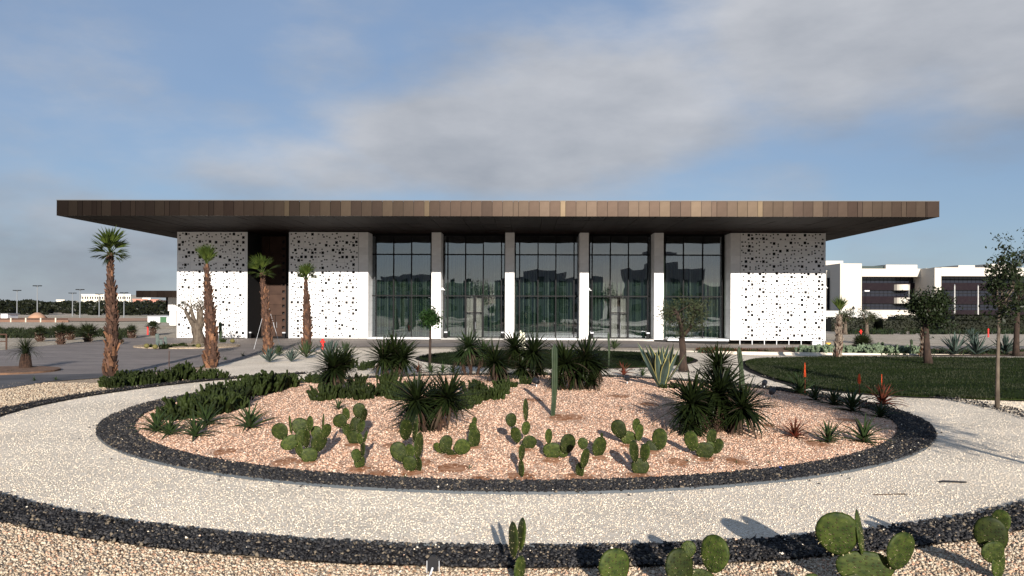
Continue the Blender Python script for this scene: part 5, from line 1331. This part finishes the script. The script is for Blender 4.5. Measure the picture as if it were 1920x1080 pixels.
# ------------------------------------------------------------------ far left: fence, poles, woodland, blocks of flats
Yf = 118
o = thing('boundary_wall', 'low terracotta boundary wall with dark railings and pale piers at far left', 'fence', (0, 0, 0))
m_ = MB(); pbox(m_, -300, 128, 600, 610, Yf, .3); m_.build('base_wall', mat('terracotta_render', (.17, .095, .065), .9, (.14, .08, .055), 1), o)
for i in range(14):
    x = -6+i*41-20*0
    x = -260+i*28
    if x > 128: break
    m_ = MB(); pbox(m_, x-1.2, x+1.2, 596, 609, Yf-.1, .5); m_.build('pier', mat('pale_render', (.5, .42, .34), .9), o)
jm = MB()
for i in range(200):
    x = -260+i*1.95
    if x > 127: break
    pbox(jm, x, x+.45, 597.3, 604.6, Yf+.1, .05)
pbox(jm, -260, 127, 597, 597.6, Yf+.1, .06); jm.build('railings', M_rust, o, kind='stuff')
sheet('sand_bank', [(-190, 150), (-60, 150), (-53, 135), (-60, 123), (-190, 123)], mat('red_sand', (.26, .16, .105), .95, (.34, .2, .13), .3), .07, 8)
mb = MB(); mb.lathe([(1.6, 0), (1.1, .5), (.5, .9), (.1, 1.0)], 14); o = mb.build('sand_heap', mat('red_sand', (.26, .16, .105)), smooth=True); o.location = P(70, 603, 140); o.location.z = .2; tag(o, 'reddish heap of sand behind the boundary wall', 'sand heap')
o = thing('white_hut', 'small white hut behind the boundary wall at far left', 'hut', (0, 0, 0)); m_ = MB(); pbox(m_, 1.5, 14, 588.5, 598, 140, 3); m_.build('wall', M_trimw, o); m_ = MB(); pbox(m_, 1, 14.5, 587.8, 588.6, 139.8, 3.4); m_.build('roof', M_grey_pave, o)
for i, (x, yt, Y, lab) in enumerate([(32, 545, 165, 'light pole with twin heads, first from the left'), (70, 536.5, 150, 'tallest light pole with twin heads, second from the left'), (136, 550, 170, 'short light pole third from the left'), (150, 543.5, 155, 'light pole with twin heads just left of the white flats'),
                                     (186, 552, 168, 'light pole before the left part of the white flats'), (232.5, 549.5, 158, 'light pole before the right part of the white flats')]):
    p = P(x, yt, Y); o = thing('light_pole', lab, 'light pole', (p.x, Y, 0)); mb = MB(); mb.tube([(0, 0, 0), (0, 0, p.z)], [.11, .07], 8); mb.build('pole', mat('galvanised_pole', (.16, .17, .18), .5), o)
    for sx in (-1, 1):
        m_ = MB(); m_.tube([(0, 0, p.z-.25), (sx*.25, 0, p.z)], .03, 5); m_.box(sx*.18 if sx > 0 else -.75, .75 if sx > 0 else -.18, -.25, .25, p.z-.02, p.z+.14); m_.build('lamp_head', M_frame, o)
M_wood = leafmat('woodland_leaf', (.006, .008, .004), (.016, .018, .008))
def wood(name, label, x0, x1, Y0, Y1, n, h0, h1, seed, leaf=.7, m=M_wood, zb=0):
    rs = random.Random(seed); mb = MB()
    for i in range(n):
        Y = rs.uniform(Y0, Y1); x = (rs.uniform(x0, x1)-960)/F*Y; h = rs.uniform(h0, h1)*(1+.25*noise.noise(Vector((x*.03, Y*.03, seed)))); r = h*rs.uniform(.5, .8)
        for k in range(130):
            a = rs.uniform(0, 6.28); b = rs.uniform(-1.2, 1.4); q = rs.uniform(.75, 1)
            p = Vector((x+r*math.cos(a)*math.cos(b)*q, Y+r*math.sin(a)*math.cos(b)*q, zb+h*.45+h*.5*math.sin(b)*q)); l = leaf*rs.uniform(.5, 1.3)
            d = Vector((rs.uniform(-1, 1), rs.uniform(-1, 1), rs.uniform(-1, 1))).normalized()*l; e = d.cross(Vector((rs.uniform(-1, 1), rs.uniform(-1, 1), rs.uniform(-1, 1)))).normalized()*l*.6
            mb.quad(p-d, p+e, p+d, p-e)
    o = mb.build(name, m, kind='stuff'); tag(o, label, 'woodland')
wood('woodland', 'dark belt of bushy trees along the horizon on the left', -200, 345, 190, 290, 260, 1.9, 4.0, 1, .45)
wood('woodland', 'dark trees along the horizon on the far right behind the offices', 1850, 2300, 200, 240, 50, 4.5, 7, 2, .6)
def flats(label, x0, x1, yt, Y, floors, cols, wallm, zb=-3, fl=None, depth=14):
    a = P(x0, yt, Y); b = P(x1, yt, Y); o = thing('apartment_block', label, 'building', (a.x, Y, zb)); wd = b.x-a.x; h = a.z-zb
    m_ = MB(); m_.box(0, wd, 0, depth, 0, h); m_.box(-.2, wd+.2, -.2, 0, h-.1, h+.5); m_.build('wall', wallm, o)
    cw = wd/cols; fh = 3.0; pane = MB(); pane.box(0, cw*.5, -.12, .05, 0, 1.5); pm = pane.mesh('window', M_frame); bal = MB(); bal.box(0, cw*.72, -1.1, -.02, 0, .9); bm_ = bal.mesh('balcony', wallm)
    for j in range(floors):
        z = h-2.4-j*fh
        if z < 0: break
        for i in range(cols):
            inst('window', pm, o, (i*cw+cw*.25, 0, z))
            if i % 2 == 0 and cols > 6: inst('balcony', bm_, o, (i*cw+cw*.14, 0, z-1.0))
M_flat = mat('cream_render', (.66, .62, .54), .9, (.58, .54, .46), .2); M_flatr = mat('red_render', (.42, .20, .15), .9, (.36, .17, .13), .2)
flats('long white block of flats, left of the tall palm trunk', 153, 195, 553, 480, 4, 9, M_flat)
flats('right part of the white flats with open corner balconies', 216, 245, 553, 470, 4, 7, M_flat)
flats('plain cream block between the two white blocks of flats', 188, 216, 555.5, 490, 4, 4, M_flat)
flats('low red and white house right of the white flats', 249, 276, 562, 430, 2, 6, M_flatr); flats('small white house among the red ones', 268, 282, 560, 445, 2, 3, M_flat); flats('second low red house near the entrance canopy', 283, 297, 563, 435, 2, 3, M_flatr)
flats('pale house in the trees at far left', 4, 24, 567, 300, 2, 3, M_flat); flats('low pale house above the trees left of the flats', 50, 78, 566.5, 420, 1, 5, M_flat); flats('tiny beige house between two light poles', 106, 121, 563.5, 440, 1, 3, M_flat)

# ------------------------------------------------------------------ office building on the right
YO = 178
M_off = mat('office_render', (.50, .46, .40), .8, (.46, .42, .37), .15); M_ob = mat('purple_brick_band', (.014, .010, .013), .8, (.018, .014, .016), 3, spec=.02)
o = thing('office_building', 'white three storey office building with dark recessed window bands behind the hedge', 'building', (0, 0, 0))
m_ = MB()
pbox(m_, 1520, 1581, 489, 600, YO+14, 20)
pbox(m_, 1575, 1616, 494, 600, YO, 30); pbox(m_, 1616.2, 1735, 504, 518.5, YO, 30)
pbox(m_, 1732, 1735, 518.7, 600, YO, 30); pbox(m_, 1735.5, 1752, 503, 600, YO+10, 20)
pbox(m_, 1752.2, 1765, 502, 600, YO-6, 36); pbox(m_, 1765.2, 1960, 502, 517.5, YO-6, 36)
pbox(m_, 1620, 1752, 581.5, 606, YO+1, 2); pbox(m_, 1765, 2010, 596, 606, YO-4, 2)
m_.build('wall', M_off, o)
m_ = MB(); pbox(m_, 1549, 1574.5, 507, 600, YO+6, 8); m_.build('side_wing', M_off, o)
m_ = MB(); pbox(m_, 1551, 1563, 521, 581, YO+5.8, .2); m_.build('window', M_frame, o)
for (a, b, t_) in ((1661, 1720, 496.5), (1797, 1828, 497.5), (1855, 1900, 495)):
    m_ = MB(); pbox(m_, a, b, t_, 504 if a < 1700 else 502, YO+8, 12); m_.build('penthouse', M_off, o)
m_ = MB(); pbox(m_, 1616, 1660.5, 499, 504, YO+9, 8); m_.build('glass_skylight', mat('green_glass', (.015, .03, .027), .4), o)
m_ = MB(); pbox(m_, 1548, 1652, 583, 606, YO-8, 4); m_.build('base_wall', M_kerb, o)
m_ = MB(); pbox(m_, 1652.2, 1720, 583, 606, YO-7.5, 4); m_.build('base_wall', M_off, o)
M_og = mat('office_glass', (.012, .014, .022), .12, spec=.6)
for (xa, xb, yy, dY, rows) in ((1616.5, 1731.5, None, 2.5, ((519, 531, 'g'), (531, 544, 'b'), (544, 556, 'g'), (556, 569, 'b'), (569, 581.5, 'g'))), (1765.5, 1955, None, -3.5, ((518, 531, 'g'), (531, 544, 'b'), (544, 556, 'g'), (556, 570, 'b'), (570, 582, 'g'), (582, 600, 'b')))):
    for (a, b, k) in rows:
        if k == 'b':
            m_ = MB(); pbox(m_, xa, xb, a, b, YO+dY, 1); m_.build('brick_band', M_ob, o)
        else:
            x = xa
            while x < xb-4:
                m_ = MB(); pbox(m_, x+.25, min(xb, x+8)-.25, a+.4, b-.4, YO+dY+.6, .2); m_.build('window', M_og, o); x += 8
            m_ = MB(); pbox(m_, xa, xb, a, b, YO+dY+.9, .2); pbox(m_, xa, xb, (a+b)/2-.2, (a+b)/2+.2, YO+dY+.5, .1); m_.build('window_frame', M_frame, o)
for (xa, xb, a, b) in ((1686, 1715, 533, 544), (1686, 1715, 558, 569)):
    m_ = MB(); p0 = P(xa, b, YO); p1 = P(xb, a, YO); n = 12
    for i in range(n):
        t0, t1 = i/n, (i+1)/n; q0 = -1.6*math.sin(math.pi*t0)**.5; q1 = -1.6*math.sin(math.pi*t1)**.5; x0_, x1_ = p0.x+(p1.x-p0.x)*t0, p0.x+(p1.x-p0.x)*t1
        m_.quad((x0_, YO+2.4+q0, p0.z), (x1_, YO+2.4+q1, p0.z), (x1_, YO+2.4+q1, p1.z), (x0_, YO+2.4+q0, p1.z)); m_.quad((x0_, YO+2.4+q0, p0.z), (x0_, YO+2.4, p0.z), (x1_, YO+2.4, p0.z), (x1_, YO+2.4+q1, p0.z))
    m_.build('balcony', M_off, o)
def hedge(label, x0, x1, yt, yb, Y, th, seed):
    a = P(x0, yt, Y); b = P(x1, yb, Y); rs = random.Random(seed); mb = MB(); zb = 0
    mb.box(a.x+.1, b.x-.1, Y+.1, Y+th-.1, -.3, a.z-.12)
    ar = (b.x-a.x)
    for i in range(int(ar*150)):
        f = rs.random(); x = rs.uniform(a.x, b.x)
        if f < .6: p = Vector((x, Y+rs.uniform(-.06, .1), rs.uniform(-.3, a.z)))
        else: p = Vector((x, rs.uniform(Y, Y+th), a.z+rs.uniform(-.1, .06)))
        l = rs.uniform(.06, .15); d = Vector((rs.uniform(-1, 1), rs.uniform(-1, 1), rs.uniform(-1, 1))).normalized()*l; e = d.cross(Vector((.3, .5, 1))).normalized()*l*.7
        mb.quad(p-d, p+e, p+d, p-e)
    o = mb.build('clipped_hedge', M_wood); tag(o, label, 'hedge')
hedge('clipped dark hedge nearest the pavilion corner, behind the palm trunk', 1558, 1655, 596, 617, 98, 2, 1)
hedge('clipped hedge block left of the leaning olive tree', 1655, 1700, 599, 617, 96, 2, 2)
hedge('taller clipped hedge behind the leaning olive tree', 1680, 1775, 592, 617, 100, 2.5, 3)
hedge('lower clipped hedge right of the leaning olive', 1765, 1840, 600, 618, 95, 2, 4)
hedge('long taller clipped hedge before the right wing of the offices', 1790, 1960, 591, 617, 101, 2.5, 5)
for x, yt, Y, lab in ((1790, 535, 120, 'pale flagpole left of the pair before the office wing'), (1834, 536, 120, 'pale flagpole right of the pair before the office wing'), (1704.5, 535, 130, 'thin flagpole before the office balconies')):
    p = P(x, yt, Y); o = thing('flagpole', lab, 'flagpole', (p.x, Y, 0)); mb = MB(); mb.tube([(0, 0, 0), (0, 0, p.z)], [.12, .08] if x > 1710 else [.06, .04], 8); mb.build('pole', M_kerb, o); mb = MB(); mb.lathe([(.01, 0), (.1, .08), (.01, .18)], 8, (0, 0, p.z)); mb.build('finial', M_grey_pave, o)
p = P(1622, 545, 110); o = thing('street_lamp', 'street lamp with a flat head before the office windows', 'street lamp', (p.x, 110, 0)); mb = MB(); mb.tube([(0, 0, 0), (0, 0, p.z-.1)], .05, 6); mb.build('pole', M_frame, o)
mb = MB(); mb.box(-.1, .55, -.15, .15, p.z-.1, p.z+.05); mb.build('lamp_head', M_trimw, o)
p = P(1600, 576, 100); o = thing('garden_lamp', 'short lamp post with a dark cone cap behind the hedge', 'lamp', (p.x, 100, 0)); mb = MB(); mb.tube([(0, 0, 0), (0, 0, p.z)], .05, 6); mb.build('pole', M_grey_pave, o); mb = MB(); mb.lathe([(.25, 0), (.12, .2), (.02, .35)], 10, (0, 0, p.z-.2)); mb.build('cap', M_frame, o)
# bare trees by the hedge
for b, top, r, lab, sd_ in (((1585, 627), 578, 14, 'shaggy short tree behind the bare palm trunk', 3), ((1625, 627), 580, 16, 'sparse reddish crowned tree before the hedge', 5)):
    g = G(*b); s = g.y/F; h = (b[1]-top)*s; tree('small_tree', lab, 'tree', g, h, .22, (0, 0, h*.72), (r*s, r*s, h*.28), M_olive, M_bark, 1100, .18, sd_, 4, (0, 0), .4, .35)

# ------------------------------------------------------------------ what the glass mirrors, behind the camera
for i, (x, wd, h, Y, lab) in enumerate([(-30, 30, 8.5, -62, 'long plain building mirrored in the left glass bays'), (4, 26, 9.5, -60, 'flat roofed building mirrored in the middle glass bays'), (32, 18, 11.5, -58, 'taller building mirrored in the right glass bays'), (60, 30, 8, -64, 'low building mirrored at the right end of the glass')]):
    o = thing('mirrored_building', lab, 'building', (x, Y, 0)); m_ = MB(); m_.box(-wd/2, wd/2, -14, 0, 0, h); m_.box(-wd/4, wd/6, -10, -3, h, h+1.6); m_.build('wall', mat('shaded_render', (.42, .38, .35), .9, (.36, .33, .3), .3), o)
    pm = MB(); pm.box(0, 1.6, 0, .1, 0, 1.5); pme = pm.mesh('window', M_og)
    for j in range(3):
        for k in range(int(wd/3)): inst('window', pme, o, (-wd/2+1+k*3, .0, 1.2+j*3.2))
rs = random.Random(8)
for i, x in enumerate((-24, -11, 6, 17, 33)):
    h = rs.uniform(6, 9); tree('mirrored_tree', ['bushy', 'round', 'narrow', 'broad', 'tall'][i]+' tree mirrored in the pavilion glass', 'tree', (x, -42-i, 0), h, .25, (0, 0, h*.65), (h*.3, h*.3, h*.35), M_treeleaf, M_bark, 1800, .4, 60+i, 4, (0, 0), .4, .4)
